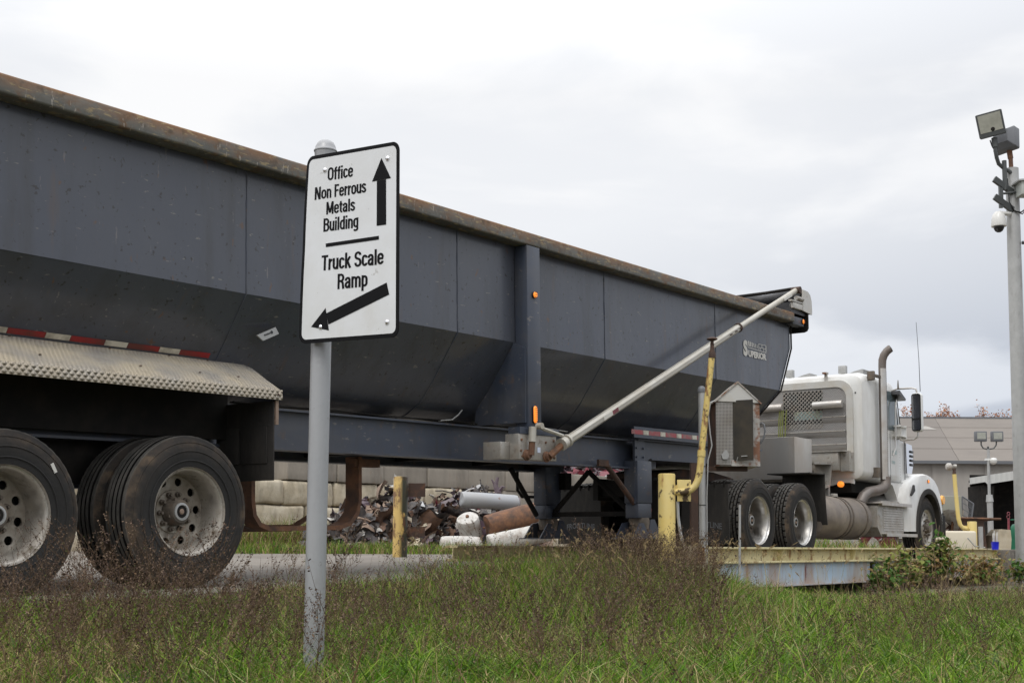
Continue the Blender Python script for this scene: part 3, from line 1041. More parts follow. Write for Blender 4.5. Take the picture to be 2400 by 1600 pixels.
# tarp arm
AY = -.09
arm = MB()
a0, a1, a2 = Vector((4.37, AY, 1.165)), Vector((8.15, AY, 2.715)), Vector((9.86, AY, 3.405))
d = (a2 - a0).normalized()
nrm = Vector((-d.z, 0, d.x))
ringpts = [(math.cos(t) * .047, math.sin(t) * .044) for t in [R(a) for a in (25, 65, 115, 155, 205, 245, 295, 335)]]
arm.loft([[tuple(p + nrm * q[0] + Vector((0, q[1], 0))) for q in ringpts] for p in (a0, a0.lerp(a1, .5), a1)])
armo = arm.build('tarp_arm', 'armwhite', T)
mb = MB()
mb.tube([a1 - d * .05, a2], .036, 14)
mb.build('arm_extension', 'armwhite', armo)
mb = MB()
mb.tube([a1 - d * .02, a1 + d * .001], .058, 14)
for t in (.04, .5, 1.0):
    p = a1 - d * (.3 * t + .02)
    mb.obox(p + Vector((0, -.052, 0)), d, (0, 1, 0), nrm, .05, .012, .012)
mb.lathe([(.045, AY - .06), (.045, AY + .06)], o=(a2.x, 0, a2.z), seg=14)
mb.build('arm_bolt', 'rustdark', armo)
mb = MB()
mb.tube([(4.20, -.045, 1.035), a0 + d * .02], .034, 8)
mb.build('arm_fork', 'rust', armo)
mb = MB()
mb.tube([a0 - d * .035, a0 + d * .03], .062, 14)
mb.tube([a0 + d * .06, a0 + d * .085], .064, 14)
mb.tube([a0 + d * .02 + nrm * .07, (4.05, AY, 1.285), (3.98, AY, 1.31)], .018, 6)
mb.lathe([(.03, AY - .03), (.03, AY + .03)], o=(3.985, 0, 1.31), seg=10)
mb.build('arm_clamp', 'armwhite', armo)
mb = MB()
mb.tube([(3.915, -.06, 1.30), (3.905, -.06, 1.16)], .036, 14)
mb.build('spring_rod', 'armwhite', armo)
mb = MB()
mb.tube([(3.905, -.06, 1.16), (3.90, -.05, 1.04)], .030, 8)
mb.build('rod_end', 'rust', armo)
for c_, q0, q1 in (('logo', .42, .60), ('scrapE', .60, .72)):
    mb = MB()
    for r0 in (.42,):
        p0, p1 = a0 + d * (q0 + .3), a0 + d * (q1 + .3)
        mb.add([p0 + nrm * .02 + Vector((0, -.0428, 0)), p1 + nrm * .024 + Vector((0, -.0428, 0)), p1 - nrm * .018 + Vector((0, -.0432, 0)), p0 - nrm * .02 + Vector((0, -.0432, 0))], [(0, 1, 2, 3)])
    mb.build('arm_sticker', c_, armo)
mb = MB()
p0, p1 = a2 - d * .52, a2 - d * .24
mb.obox((p0 + p1) / 2 + Vector((0, -.0415, 0)), d, (0, 1, 0), nrm, .26, .004, .035)
mb.build('arm_sticker', 'logo', armo)
# tarp housing across the front
mb = MB()
n = 10
endp = [(10.26, 3.195), (10.545, 3.175), (10.555, 3.22), (10.545, 3.36), (10.50, 3.44), (10.42, 3.475), (10.26, 3.48)]
mb.prism(endp, -.01, .006)
hs = mb.build('tarp_housing', 'offwhite', T)
mb = MB()
mb.prism([(10.54, 3.18), (10.55, 3.22), (10.54, 3.36), (10.50, 3.435), (10.42, 3.47), (10.30, 3.475), (10.30, 3.465), (10.42, 3.46), (10.49, 3.43), (10.53, 3.36), (10.54, 3.22), (10.53, 3.18)], .006, 2.59)
mb.box(9.95, 10.27, -.004, .05, 3.20, 3.275, .004)
mb.box(9.9, 10.27, -.006, .04, 3.285, 3.305)
mb.box(9.95, 10.27, 2.55, 2.6, 3.20, 3.275)
mb.build('wind_deflector', 'offwhite', hs)
mb = MB()
mb.tube([(10.05, .0, 3.34), (10.26, .0, 3.345)], .03, 10)
mb.build('roller_end', 'alu', hs)
mb = MB()
pts = [(10.16 + .01 * math.sin(y * 5), y, 3.37 + .008 * math.sin(y * 9)) for y in np.linspace(.03, 2.57, 16)]
mb.tube(pts, [.095 + .012 * math.sin(k * 1.9) for k in range(16)], 16)
mb.box(9.95, 10.45, .03, 2.57, 3.14, 3.28)
mb.build('rolled_tarp', 'tarp', hs)
mb = MB()
mb.tube([(9.86, -.05, 3.43), (9.98, .4, 3.44), (10.05, 2.5, 3.44)], .022, 8)
mb.build('tarp_bar', 'dark', hs)


# logo: SUPERIOR with a big first letter, speed bars and a brick outline
def lp(x_, z_):
    # u from 8.741..9.403 ; slight perspective-free layout; x_,z_ in 0..1
    return (8.741 + .662 * x_, .1405, 2.458 + .20 * z_)


mb = MB()
pl_ = lambda a, b: lp(a, b)
text_geo(mb, 'S', (0, .19, .0, 1.0), pl_, .06)
text_geo(mb, 'UPERIOR', (.215, 1.0, .0, .42), pl_, .055)
for k in range(6):
    a = .21 + k * .075
    wd_ = .046 - k * .005
    mb.add([lp(a, .99 - .02 * k), lp(a + wd_, .985 - .02 * k), lp(a + wd_ + .02, .66), lp(a + .02, .66)], [(0, 1, 2, 3)])
mb.add([lp(.2, .60), lp(1.0, .52), lp(1.0, .48), lp(.2, .56)], [(0, 1, 2, 3)])
for (a, b, c_, e) in ((.66, 1.0, .94, .97), (.66, 1.0, .72, .75), (.66, .68, .60, .97), (.975, 1.0, .55, .97), (.80, .82, .72, .97), (.72, .74, .58, .75), (.88, .90, .55, .75)):
    mb.add([lp(a, c_), lp(b, c_), lp(b, e), lp(a, e)], [(0, 1, 2, 3)])
mb.build('logo', 'logo', T, fix=False)

# ------------------------------------------------------------------ road sign
# sign corners in space
TL, TR, BR, BL = [Vector(p) for p in ((-.692, 4.205, 1.749), (-.3635, 3.975, 1.732), (-.3576, 3.975, 1.1025), (-.697, 4.205, 1.116))]
S = thing('road_sign', 'white directional sign for office and truck scale on a grey round post', 'sign', at(-.648, 4.248, .022))
so = Vector((-.648, 4.248, .022))


def sgp(x_, z_, off=0.0):
    s_, t = x_ / .457, z_ / .61
    p = (BL * (1 - s_) + BR * s_) * (1 - t) + (TL * (1 - s_) + TR * s_) * t
    e = max(0, .16 - x_) / .16 * max(0, .30 - z_) / .30
    p = p + Vector((-.013, .008, .0)) * e + Vector((-.008, 0, 0)) * max(0, (.1 - x_) / .1) * math.sin(t * PI)
    nn = (TR - TL).cross(TL - BL).normalized()
    if nn.y > 0:
        nn = -nn
    return p + nn * off - so


def rr_outline(x0, x1, z0, z1, r, n=8):
    return [(a, b) for a, b in rrect(x0, x1, z0, z1, r, n)]


def sheet(mb, pts, off, th=None):
    """fill a polygon with a grid-conforming fan so it follows the bend"""
    bm = bmesh.new()
    vs = [bm.verts.new((a, b, 0)) for a, b in pts]
    bm.faces.new(vs)
    for k in range(1, 8):
        for co, no in (((.457 * k / 8, 0, 0), (1, 0, 0)), ((0, .61 * k / 8, 0), (0, 1, 0))):
            bmesh.ops.bisect_plane(bm, geom=bm.verts[:] + bm.edges[:] + bm.faces[:], plane_co=co, plane_no=no)
    bm.verts.index_update()
    V = [(v.co.x, v.co.y) for v in bm.verts]
    F = [[v.index for v in f.verts] for f in bm.faces]
    B = [(e.verts[0].index, e.verts[1].index) for e in bm.edges if len(e.link_faces) == 1]
    bm.free()
    if th is None:
        mb.add([sgp(a, b, off) for a, b in V], F)
    else:
        n = len(V)
        mb.add([sgp(a, b, off) for a, b in V] + [sgp(a, b, off - th) for a, b in V], F + [[i + n for i in f[::-1]] for f in F] + [(a, b, b + n, a + n) for a, b in B])


mb = MB()
sheet(mb, rr_outline(0, .457, 0, .61, .030), .0, .003)
pan = mb.build('sign_panel', 'signblack', S, sharp=30)
mb = MB()
sheet(mb, rr_outline(.0125, .4445, .0125, .5975, .020), .0008)
mb.build('sign_face', 'signwhite', pan, fix=False)


def arc(cx, cy, rx, ry, a0, a1, n=14):
    return [(cx + rx * math.cos(R(a0 + (a1 - a0) * k / n)), cy + ry * math.sin(R(a0 + (a1 - a0) * k / n))) for k in range(n + 1)]


# condensed upright letters as strokes: (advance, [(points, closed)]) with cap height 1, x-height .74, stroke .15
X, Q = .66, .075
BOWL = lambda cx, w_, y0=Q, y1=X: arc(cx, (y0 + y1) / 2 + .0, w_, (y1 - y0) / 2, 0, 360, 28)
GL = {
    'O': (.56, [arc(.28, .70, .185, .225, 0, 180) + [(.095, .30)] + arc(.28, .30, .185, .225, 180, 360) + [(.465, .70)]]),
    'N': (.58, [[(.11, 0), (.11, 1)], [(.13, 1), (.45, 0)], [(.47, 0), (.47, 1)]]),
    'M': (.70, [[(.11, 0), (.11, 1)], [(.12, 1), (.35, .12)], [(.35, .12), (.58, 1)], [(.59, 0), (.59, 1)]]),
    'B': (.54, [[(.11, 0), (.11, 1)], [(.11, .925), (.28, .925)] + arc(.28, .735, .155, .19, 90, -90) + [(.11, .545)], [(.28, .535)] + arc(.29, .305, .165, .23, 90, -90) + [(.11, .075)]]),
    'F': (.45, [[(.11, 0), (.11, 1)], [(.11, .925), (.43, .925)], [(.11, .52), (.39, .52)]]),
    'T': (.48, [[(.01, .925), (.47, .925)], [(.24, 0), (.24, .93)]]),
    'S': (.52, [arc(.26, .735, .17, .19, 5, 180) + arc(.26, .70, .17, .16, 180, 245)[1:] + arc(.26, .30, .175, .22, 60, 0)[0:] + arc(.26, .265, .175, .19, 0, -185)]),
    'R': (.55, [[(.11, 0), (.11, 1)], [(.11, .925), (.28, .925)] + arc(.28, .72, .16, .205, 90, -90) + [(.11, .515)], [(.30, .50), (.40, .40), (.42, .25), (.45, 0)]]),
    'f': (.30, [[(.15, 0), (.15, .78)] + arc(.27, .79, .12, .14, 180, 85), [(.01, .675), (.29, .675)]]),
    'i': (.22, [[(.11, 0), (.11, .74)], [(.11, .86), (.11, 1)]]),
    'l': (.22, [[(.11, 0), (.11, 1)]]),
    'c': (.43, [arc(.225, .49, .135, .175, 15, 180) + arc(.225, .25, .135, .175, 180, 345)]),
    'e': (.46, [arc(.23, .49, .145, .175, 0, 180) + arc(.23, .25, .145, .175, 180, 350), [(.09, .385), (.375, .385), (.375, .50)]]),
    'o': (.47, [arc(.235, .49, .145, .175, 0, 180) + arc(.235, .25, .145, .175, 180, 360) + [(.38, .49)]]),
    'n': (.46, [[(.10, 0), (.10, .74)], [(.10, .50)] + arc(.235, .50, .13, .165, 160, 0) + [(.365, 0)]]),
    'u': (.46, [[(.36, 0), (.36, .74)], [(.095, .74), (.095, .24)] + arc(.22, .24, .125, .165, 180, 330) + [(.36, .25)]]),
    'r': (.31, [[(.10, 0), (.10, .74)], [(.10, .48), (.16, .60), (.30, .665)]]),
    's': (.41, [arc(.205, .535, .125, .13, 5, 180) + [(.10, .47), (.205, .385), (.30, .30)] + arc(.205, .205, .13, .13, 10, -185)]),
    't': (.30, [[(.14, .92), (.14, .17)] + arc(.24, .17, .10, .10, 180, 290), [(.01, .675), (.28, .675)]]),
    'a': (.45, [[(.07, .50)] + arc(.21, .54, .13, .13, 170, 0) + [(.34, 0)], [(.34, .42), (.20, .40)] + arc(.19, .225, .115, .155, 100, 300) + [(.34, .22)]]),
    'd': (.47, [[(.37, 0), (.37, 1)], arc(.235, .48, .14, .185, 40, 180) + arc(.235, .25, .14, .175, 180, 320)]),
    'p': (.47, [[(.10, -.26), (.10, .74)], arc(.235, .25, .14, .175, 220, 360) + arc(.235, .48, .14, .185, 0, 140)]),
    'g': (.47, [[(.37, .74), (.37, -.05)] + arc(.225, -.06, .145, .125, 0, -160), arc(.235, .48, .14, .185, 40, 180) + arc(.235, .27, .14, .175, 180, 320)]),
    'k': (.45, [[(.10, 0), (.10, 1)], [(.38, .74), (.13, .34)], [(.20, .44), (.40, 0)]]),
    'm': (.72, [[(.10, 0), (.10, .74)], [(.10, .50)] + arc(.23, .50, .125, .165, 160, 0) + [(.355, 0)], [(.36, .50)] + arc(.49, .50, .125, .165, 160, 0) + [(.615, 0)]]),
    ' ': (.24, []),
}


def word(s, box):
    """strokes of the word fitted to box = x0, x1, baseline, cap height"""
    total = sum(GL[c][0] for c in s)
    x0_, x1_, b0_, b1_ = box
    kx, kz = (x1_ - x0_) / total, b1_ - b0_
    pen = 0
    hw = .073
    for c in s:
        adv, strokes = GL[c]
        if strokes:
            bm_ = MB()
            for st_ in strokes:
                pts = [Vector(p_) for p_ in st_]
                L_, R_ = [], []
                for i, p_ in enumerate(pts):
                    a_, b_ = pts[max(0, i - 1)], pts[min(len(pts) - 1, i + 1)]
                    d_ = (b_ - a_)
                    if d_.length < 1e-6:
                        d_ = Vector((1, 0))
                    d_.normalize()
                    n_ = Vector((-d_.y, d_.x))
                    k_ = 1.0
                    if 0 < i < len(pts) - 1:
                        e1 = (p_ - pts[i - 1])
                        if e1.length > 1e-6:
                            k_ = 1 / max(.75, e1.normalized().dot(d_))
                    # verticals heavier than horizontals, as in a condensed grotesque
                    off = Vector((n_.x * hw * 1.08, n_.y * hw * .95)) * k_
                    L_.append(p_ + off)
                    R_.append(p_ - off)
                V_ = [sgp(x0_ + (pen + q.x) * kx, b0_ + q.y * kz, .0016) for q in L_ + R_]
                m_ = len(pts)
                bm_.add(V_, [(i, i + 1, m_ + i + 1, m_ + i) for i in range(m_ - 1)])
            bm_.build('letter', 'signblack', pan, fix=False)
        pen += adv


word('Office', (.108, .237, .520, .562))
word('Non Ferrous', (.047, .302, .463, .504))
word('Metals', (.104, .249, .410, .4505))
word('Building', (.092, .267, .355, .398))
word('Truck Scale', (.089, .389, .2295, .279))
word('Ramp', (.167, .315, .165, .214))
mb = MB()
z_ = .0016
mb.add([sgp(*p, z_) for p in ((.107, .3165), (.107, .3045), (.365, .308), (.365, .320))], [(0, 1, 2, 3)])
mb.build('divider', 'signblack', pan, fix=False)
mb = MB()
mb.add([sgp(*p, z_) for p in ((.374, .565), (.330, .494), (.353, .494), (.354, .352), (.399, .352), (.397, .495), (.420, .496))], [(0, 1, 6), (2, 3, 4, 5)])
mb.build('arrow', 'signblack', pan, fix=False)
mb = MB()
mb.add([sgp(*p, z_) for p in ((.054, .052), (.116, .109), (.134, .036), (.1195, .0915), (.131, .055), (.415, .133), (.403, .171))], [(0, 2, 1), (3, 4, 5, 6)])
mb.build('arrow', 'signblack', pan, fix=False)
for (a, b) in ((.095, .556), (.404, .560), (.097, .049), (.406, .048)):
    mb = MB()
    c0 = sgp(a, b, .0)
    nn = (sgp(a, b, 1) - c0)
    mb.tube([c0 + nn * .0005, c0 + nn * .004, c0 + nn * .007], [.008, .0075, .003], 12)
    mb.build('screw', 'chrome', pan)
mb = MB()
mb.lathe([(.034, -.1), (.034, 1.3), (.034, 1.74)], o=(.0, 0, 0), ax='z', seg=32)
po = mb.build('post', 'postgrey', S)
po.rotation_euler = (0, R(.35), 0)
mb = MB()
mb.lathe([(.0355, 1.715), (.0365, 1.742), (.0375, 1.757), (.0395, 1.7585), (.0395, 1.762), (.036, 1.766), (.034, 1.776), (.028, 1.788), (.018, 1.796), (0, 1.80)], o=(.01, 0, 0), ax='z', seg=32)
mb.build('post_cap', 'postgrey', S)

# ------------------------------------------------------------------ tractor unit
K = thing('semi_truck', 'white day-cab tractor truck with an upright exhaust stack, pulling the dump trailer', 'truck', KF)
kw = make_wheel(K, 'drive', 'alu_bright', .22, 'hub')
kw.location = (0, 0, .52)
kw.rotation_euler = (0, .1, 0)
dup(kw, K, (1.32, 0, .52), (0, .4, 0))
dup(kw, K, (0, 2.6, .52), (0, .2, PI))
dup(kw, K, (1.32, 2.6, .52), (0, .7, PI))
it = bare_tyre(K, 'drive')
it.location = (0, .33, .52)
for u, y in ((1.32, .33), (0, 1.99), (1.32, 1.99)):
    dup(it, K, (u, y, .52))


def steer_wheel():
    mb = MB()
    mb.lathe([(.300, .004), (.302, .012), (.290, .02), (.272, .028), (.262, .045), (.255, .055), (.262, .075), (.27, .15), (.29, .20), (.306, .24), (.30, .246), (.27, .24)][::-1], seg=64, cap=False)
    disc_with_holes(mb, .165, .258, .213, .025, 10, .045)
    mb.lathe([(.165, .045), (.15, .030), (.10, .024), (.095, .06)], seg=40, cap=False)
    r = mb.build('wheel', 'alu', K, sharp=40)
    make_tyre('rib').build('tyre', ['rubber', 'groove', 'tread'], r, sharp=30)
    mb = MB()
    mb.lathe([(.085, .05), (.083, -.02), (.07, -.045), (.0, -.05)], seg=32)
    mb.build('hub', 'hub', r)
    for k in range(10):
        a = 2 * PI * (k + .5) / 10
        nb = MB()
        nb.lathe([(.018, .024), (.018, -.006), (.013, -.02), (0, -.022)], seg=6)
        nb.build('lug_nut', 'hub', r, loc=(.135 * math.cos(a), 0, .135 * math.sin(a)))
    return r


sw = steer_wheel()
sw.location = (6.33, .03, .52)
dup(sw, K, (6.33, 2.57, .52), (0, 0, PI))
# frame rails and running gear
mb = MB()
for y0 in (.87, 1.66):
    mb.box(-1.1, 7.0, y0, y0 + .07, .76, 1.03)
for u in (-1.0, .0, 1.32, 2.4, 3.5, 5.0):
    mb.box(u - .04, u + .04, .94, 1.66, .80, 1.0)
mb.build('frame_rail', 'dark', K)
mb = MB()
for u in (0, 1.32, 6.33):
    mb.tube([(u, .2, .52), (u, 2.4, .52)], .06, 12)
mb.tube([(0, 1.25, .52), (0, 1.35, .52)], .2, 16)
mb.tube([(1.32, 1.25, .52), (1.32, 1.35, .52)], .2, 16)
mb.tube([(1.4, 1.3, .55), (5.0, 1.3, .7)], .06, 10)
mb.build('axle', 'dark', K)
mb = MB()
mb.box(4.0, 6.9, .90, 1.7, .55, 1.25)
mb.box(3.9, 5.3, .35, 2.25, 1.02, 1.19)
mb.build('engine', 'dark', K)
mb = MB()
mb.prism([(-.75, 1.10), (-.4, 1.16), (.4, 1.16), (1.0, 1.10), (1.0, 1.04), (-.75, 1.04)], .85, 1.75)
mb.build('fifth_wheel', 'rustdark', K)
# rear cross plate with round lights
mb = MB()
mb.box(-1.13, -1.10, .80, 1.25, .52, .98)
rc = mb.build('rear_light_bar', 'dark', K)
for y, c_ in ((1.05, 'logo'), (.93, 'redtape')):
    mb = MB()
    mb.lathe([(.0, -1.14), (.045, -1.14), (.055, -1.13)], o=(0, y, .735 if c_ == 'logo' else .63), ax='x', seg=20)
    mb.build('round_light', c_, rc)
# mudflaps behind the drive wheels
for y0, y1, nm in ((.0, .60, 0), (1.78, 2.38, 1)):
    mb = MB()
    mb.prism([(y0, .93), (y1, .93), (y1 + .04, .22), (y0 - .02, .22)], -.86, -.845, 'x')
    mf = mb.build('mudflap', 'flap', K)
    mb = MB()
    mb.box(-.845, -.82, y0 - .03, y1 + .03, .935, .96)
    for q in range(5):
        mb.box(-.87, -.815, y0 + .04 + q * .125, y0 + .055 + q * .125, .90, .965)
    mb.build('flap_rod', 'dark', mf)
    mb = MB()
    fl = lambda a, b, y0=y0: (-.862, y0 + .08 + (1 - a) * .42, .40 + b * .07 + .02 * math.sin(a * PI))
    text_geo(mb, 'FRONTLINE', (0, 1, 0, 1), fl, .01)
    mb.build('flap_lettering', 'lamp_grey', mf, fix=False)
# half fender ahead of the front drive wheel
mb = MB()
mb.prism([(0, 1.20), (.62, 1.20), (.62, 1.05), (0, 1.05)], 2.045, 2.055, 'x')
mb.prism([(1.55, 1.19), (2.055, 1.195), (2.055, 1.18), (1.55, 1.175)], 0, .62)
mb.build('quarter_fender', 'flap', K)
mb = MB()
rr_ = [[(2.05 + .07 * t * t, y, 1.06 - .56 * t) for y in (0, .6)] + [(2.06 + .07 * t * t, y, 1.06 - .56 * t) for y in (.6, 0)] for t in [k / 6 for k in range(7)]]
mb.loft(rr_)
mb.build('mudflap', 'flap', K)
# fuel tank with straps
mb = MB()
mb.lathe([(0, 2.105), (.24, 2.11), (.285, 2.125), (.303, 2.16), (.303, 3.83), (.285, 3.865), (.24, 3.885), (0, 3.89)], o=(0, .32, .62), ax='x', seg=56)
ft = mb.build('fuel_tank', 'tank', K, sharp=30)
for u in (3.0, 3.12, 3.66):
    mb = MB()
    mb.lathe([(.304, u - .022), (.311, u - .022), (.311, u + .022), (.304, u + .022)], o=(0, .32, .62), ax='x', seg=56, close=True)
    mb.build('tank_strap', 'hub', ft)
mb = MB()
mb.lathe([(.05, .0), (.05, .035), (.045, .045), (0, .045)], o=(2.95, .24, .915), ax='z', seg=20)
mb.build('fuel_cap', 'alu', ft)
mb = MB()
mb.lathe([(0, 2.2), (.30, 2.2), (.30, 3.8), (0, 3.8)], o=(0, 2.28, .62), ax='x', seg=32)
mb.build('fuel_tank', 'tank', K)
# step box
mb = MB()
mb.prism([(4.04, .80), (4.22, .90), (4.98, .90), (5.18, .78), (5.16, .42), (4.20, .36), (4.04, .50)], .015, .5)
sb = mb.build('step_box', 'alu', K)
for k in range(9):
    mb = MB()
    mb.box(4.27, 5.12, .006, .016, .455 + k * .037, .475 + k * .037)
    mb.build('step_box_rib', 'guard', sb)
mb = MB()
mb.box(4.05, 5.34, -.06, .26, .852, .872, .004)
mb.box(4.05, 5.34, -.066, -.056, .825, .874)
mb.box(4.22, 5.56, -.06, .12, .398, .412, .003)
mb.box(4.22, 5.56, -.066, -.056, .365, .413)
mb.build('step_plate', 'guard', K)
# toolbox between cab and trailer
mb = MB()
mb.box(2.15, 2.75, .48, 2.1, 1.14, 1.735, .008)
mb.build('deck_box', mat('weathered_box', (.50, .48, .45), .45, .5, [((.36, .31, .26), 2.2, .42, .66, .8, (1, 1, .4), None, .7), ((.36, .28, .20), 6, .58, .72, .5, None, None, .8)]), K)
mb = MB()
for (p0, p1) in (((2.85, 1.405), (3.50, 1.43)), ((3.50, 1.43), (3.42, 1.10)), ((3.42, 1.10), (3.2, 1.06))):
    dd = Vector((p1[0] - p0[0], 0, p1[1] - p0[1]))
    c_ = Vector(((p0[0] + p1[0]) / 2, .62, (p0[1] + p1[1]) / 2))
    mb.obox(c_, dd.normalized(), (0, 1, 0), Vector((-dd.z, 0, dd.x)).normalized(), dd.length, .26, .03)
mb.box(3.38, 3.44, .5, .72, .8, 1.1)
mb.build('cab_step_bracket', 'alu', K)
# cab body
st = [(3.80, .20, 2.40, 1.24, 2.71, .14), (3.83, .14, 2.46, 1.21, 2.77, .14), (3.95, .12, 2.48, 1.20, 2.815, .13), (4.7, .12, 2.48, 1.20, 2.83, .13), (5.10, .12, 2.48, 1.19, 2.80, .14),
      (5.22, .13, 2.47, 1.18, 2.72, .16), (5.36, .135, 2.465, 1.18, 2.42, .14), (5.52, .14, 2.46, 1.18, 2.12, .12), (5.60, .14, 2.46, 1.18, 1.93, .10)]
mb = MB()
mb.loft([[(s_[0], a, b) for a, b in rrect(*s_[1:6], 6)] for s_ in st])
cab = mb.build('cab', 'white', K, sharp=40)
mb = MB()
st2 = [(5.45, .135, 2.465, 1.10, 1.915, .14), (5.62, .14, 2.46, 1.0, 1.90, .16), (5.85, .17, 2.43, .95, 1.84, .22), (6.15, .30, 2.30, .9, 1.74, .26), (6.6, .42, 2.18, .85, 1.66, .26), (7.05, .55, 2.05, .8, 1.56, .26), (7.25, .68, 1.92, .8, 1.42, .2)]
mb.loft([[(s_[0], a, b) for a, b in rrect(*s_[1:6], 6)] for s_ in st2])
hood = mb.build('hood', 'white', K, sharp=45)
# lower cowl down to the fender
mb = MB()
mb.prism([(4.86, 1.20), (5.60, 1.20), (5.70, .45), (5.24, .45), (5.22, .95), (5.02, 1.16)], .125, .3)
mb.build('cowl_panel', 'white', K)
mb = MB()
mb.box(5.575, 5.585, .118, .127, 1.15, 1.93)
mb.box(4.93, 4.936, .1165, .122, 1.24, 2.0)
mb.box(4.50, 5.56, .1165, .122, 1.215, 1.222)
mb.build('panel_gap', 'black', cab)
# side windows and pillars
mb = MB()
mb.prism([(4.62, 2.02), (5.28, 2.02), (5.245, 2.22), (5.14, 2.58), (5.05, 2.62), (4.66, 2.62)], .112, .118)
dw_ = mb.build('door_window', 'glass', cab)
mb = MB()
for a, b in (((5.295, 2.02), (5.16, 2.6)), ((5.40, 2.04), (5.22, 2.62))):
    mb.tube([(a[0], .113, a[1]), (b[0], .113, b[1])], .008, 6)
mb.prism([(5.0, 2.58), (5.27, 2.50), (5.29, 2.53), (5.02, 2.64)], -.02, .13)
mb.build('window_seal', 'black', cab)
mb = MB()
mb.add([(5.235, .22, 2.68), (5.235, 2.38, 2.68), (5.545, 2.38, 2.02), (5.545, .22, 2.02)], [(0, 1, 2, 3)])
mb.build('windscreen', 'glass', cab)
mb = MB()
mb.tube([(5.18, .10, 2.56), (5.10, .06, 2.53), (5.02, .055, 2.4), (5.0, .055, 1.75), (4.93, .075, 1.62)], .014, 8)
mb.build('grab_handle', 'alu_bright', cab)
mb = MB()
text_geo(mb, 'ORD', (5.02, 5.22, 1.655, 1.71), lambda a, b: (a, .1155, b), .02)
text_geo(mb, '1703', (4.98, 5.12, 1.50, 1.545), lambda a, b: (a, .1155, b), .01)
mb.build('door_lettering', 'lettering_teal', cab, fix=False)
for k in range(14):
    mb = MB()
    mb.lathe([(.006, .118), (.005, .112), (0, .111)], o=(5.32 + .004 * k, 0, 1.75 - k * .045), seg=6)
    mb.build('rivet', 'galv', cab)
# back of the cab: rear frame, ribbed tread-plate wall
mb = MB()
outer = rrect(.26, 2.34, 1.40, 2.70, .22, 8)
inner = rrect(.36, 2.24, 1.35, 2.60, .16, 8)
n = len(outer)
mb.add([(3.765, a, b) for a, b in outer] + [(3.765, a, b) for a, b in inner] + [(3.80, a, b) for a, b in outer] + [(3.80, a, b) for a, b in inner],
       [(i, (i + 1) % n, n + (i + 1) % n, n + i) for i in range(n)] + [(i, (i + 1) % n, 2 * n + (i + 1) % n, 2 * n + i) for i in range(n)] + [(n + i, n + (i + 1) % n, 3 * n + (i + 1) % n, 3 * n + i) for i in range(n)])
rk = mb.build('rack_frame', 'offwhite', K)
mb = MB()
mb.box(3.785, 3.798, .36, .74, 1.40, 2.605)
mb.box(3.785, 3.798, 1.38, 2.24, 1.40, 2.605)
mb.box(3.785, 3.798, .7401, 1.3799, 1.40, 2.06)
mb.box(3.785, 3.798, .7401, 1.3799, 2.565, 2.605)
mb.build('rack_panel', 'plate', rk)
mb = MB()
mb.box(3.794, 3.799, .74, 1.38, 2.06, 2.565)
mb.build('rear_window', 'black', rk)
mb = MB()
mb.box(3.790, 3.793, .74, 1.20, 2.13, 2.26)
mb.build('window_panel', mat('pale_teal_print', (.36, .50, .48), .4, 0, [((.55, .58, .30), 9, .5, .6, .6)]), rk)
mb = MB()
mb.box(3.790, 3.793, 2.0, 2.2, 2.36, 2.44)
mb.build('window_panel', 'teal', rk)
# diamond guard over the window
sp_ = .062
y0, y1, z0, z1 = .735, 1.385, 1.99, 2.57
for sgn in (1, -1):
    mb = MB()
    k = -12
    while k < 24:
        c_ = k * sp_
        pts_ = []
        # line z - z0 = sgn*(y - y0) + c
        for yy in (y0, y1):
            zz = z0 + (yy - y0) * 1 + c_ if sgn > 0 else z0 - (yy - y0) + c_
            pts_.append((yy, zz))
        (ya, za), (yb, zb) = pts_
        # clip to z range
        def clip(ya, za, yb, zb):
            d_ = zb - za
            out = []
            for (yy, zz, yo, zo) in ((ya, za, yb, zb), (yb, zb, ya, za)):
                if zz < z0:
                    t_ = (z0 - zz) / (zo - zz)
                    if t_ > 1 or t_ < 0:
                        return None
                    yy, zz = yy + (yo - yy) * t_, z0
                if zz > z1:
                    t_ = (z1 - zz) / (zo - zz)
                    if t_ > 1 or t_ < 0:
                        return None
                    yy, zz = yy + (yo - yy) * t_, z1
                out.append((yy, zz))
            return out
        q = clip(ya, za, yb, zb)
        if q and abs(q[0][0] - q[1][0]) > .02:
            (ya, za), (yb, zb) = q
            dd = Vector((0, yb - ya, zb - za))
            mb.obox((3.780 + .004 * sgn, (ya + yb) / 2, (za + zb) / 2), dd.normalized(), (1, 0, 0), Vector((0, -dd.z, dd.y)).normalized(), dd.length, .004, .013)
        k += 1
    mb.build('window_guard', 'alu', rk)
# horizontal ridges
for wc in (2.115, 1.90, 1.70, 1.50):
    for (a, b) in (((.37, .735), (1.385, 2.235)) if wc > 2.0 else ((.37, 2.235),)):
        mb = MB()
        mb.prism([(3.784, wc - .055), (3.762, wc - .03), (3.755, wc + .03), (3.772, wc + .045), (3.784, wc + .05)], a, b)
        mb.build('panel_ridge', 'plate', rk)
        mb = MB()
        mb.box(3.750, 3.760, a, b, wc + .026, wc + .042, .003)
        mb.build('ridge_edge', 'alu', rk)
for (a, b) in ((.40, .86), (1.36, 2.2)):
    mb = MB()
    mb.lathe([(.001, a), (.052, a), (.056, a + .01), (.056, b - .01), (.052, b), (.001, b)], o=(3.71, 0, 2.335), seg=20)
    mb.box(3.70, 3.784, a + .02, b - .02, 2.37, 2.392)
    mb.build('light_bar', 'guard', rk)
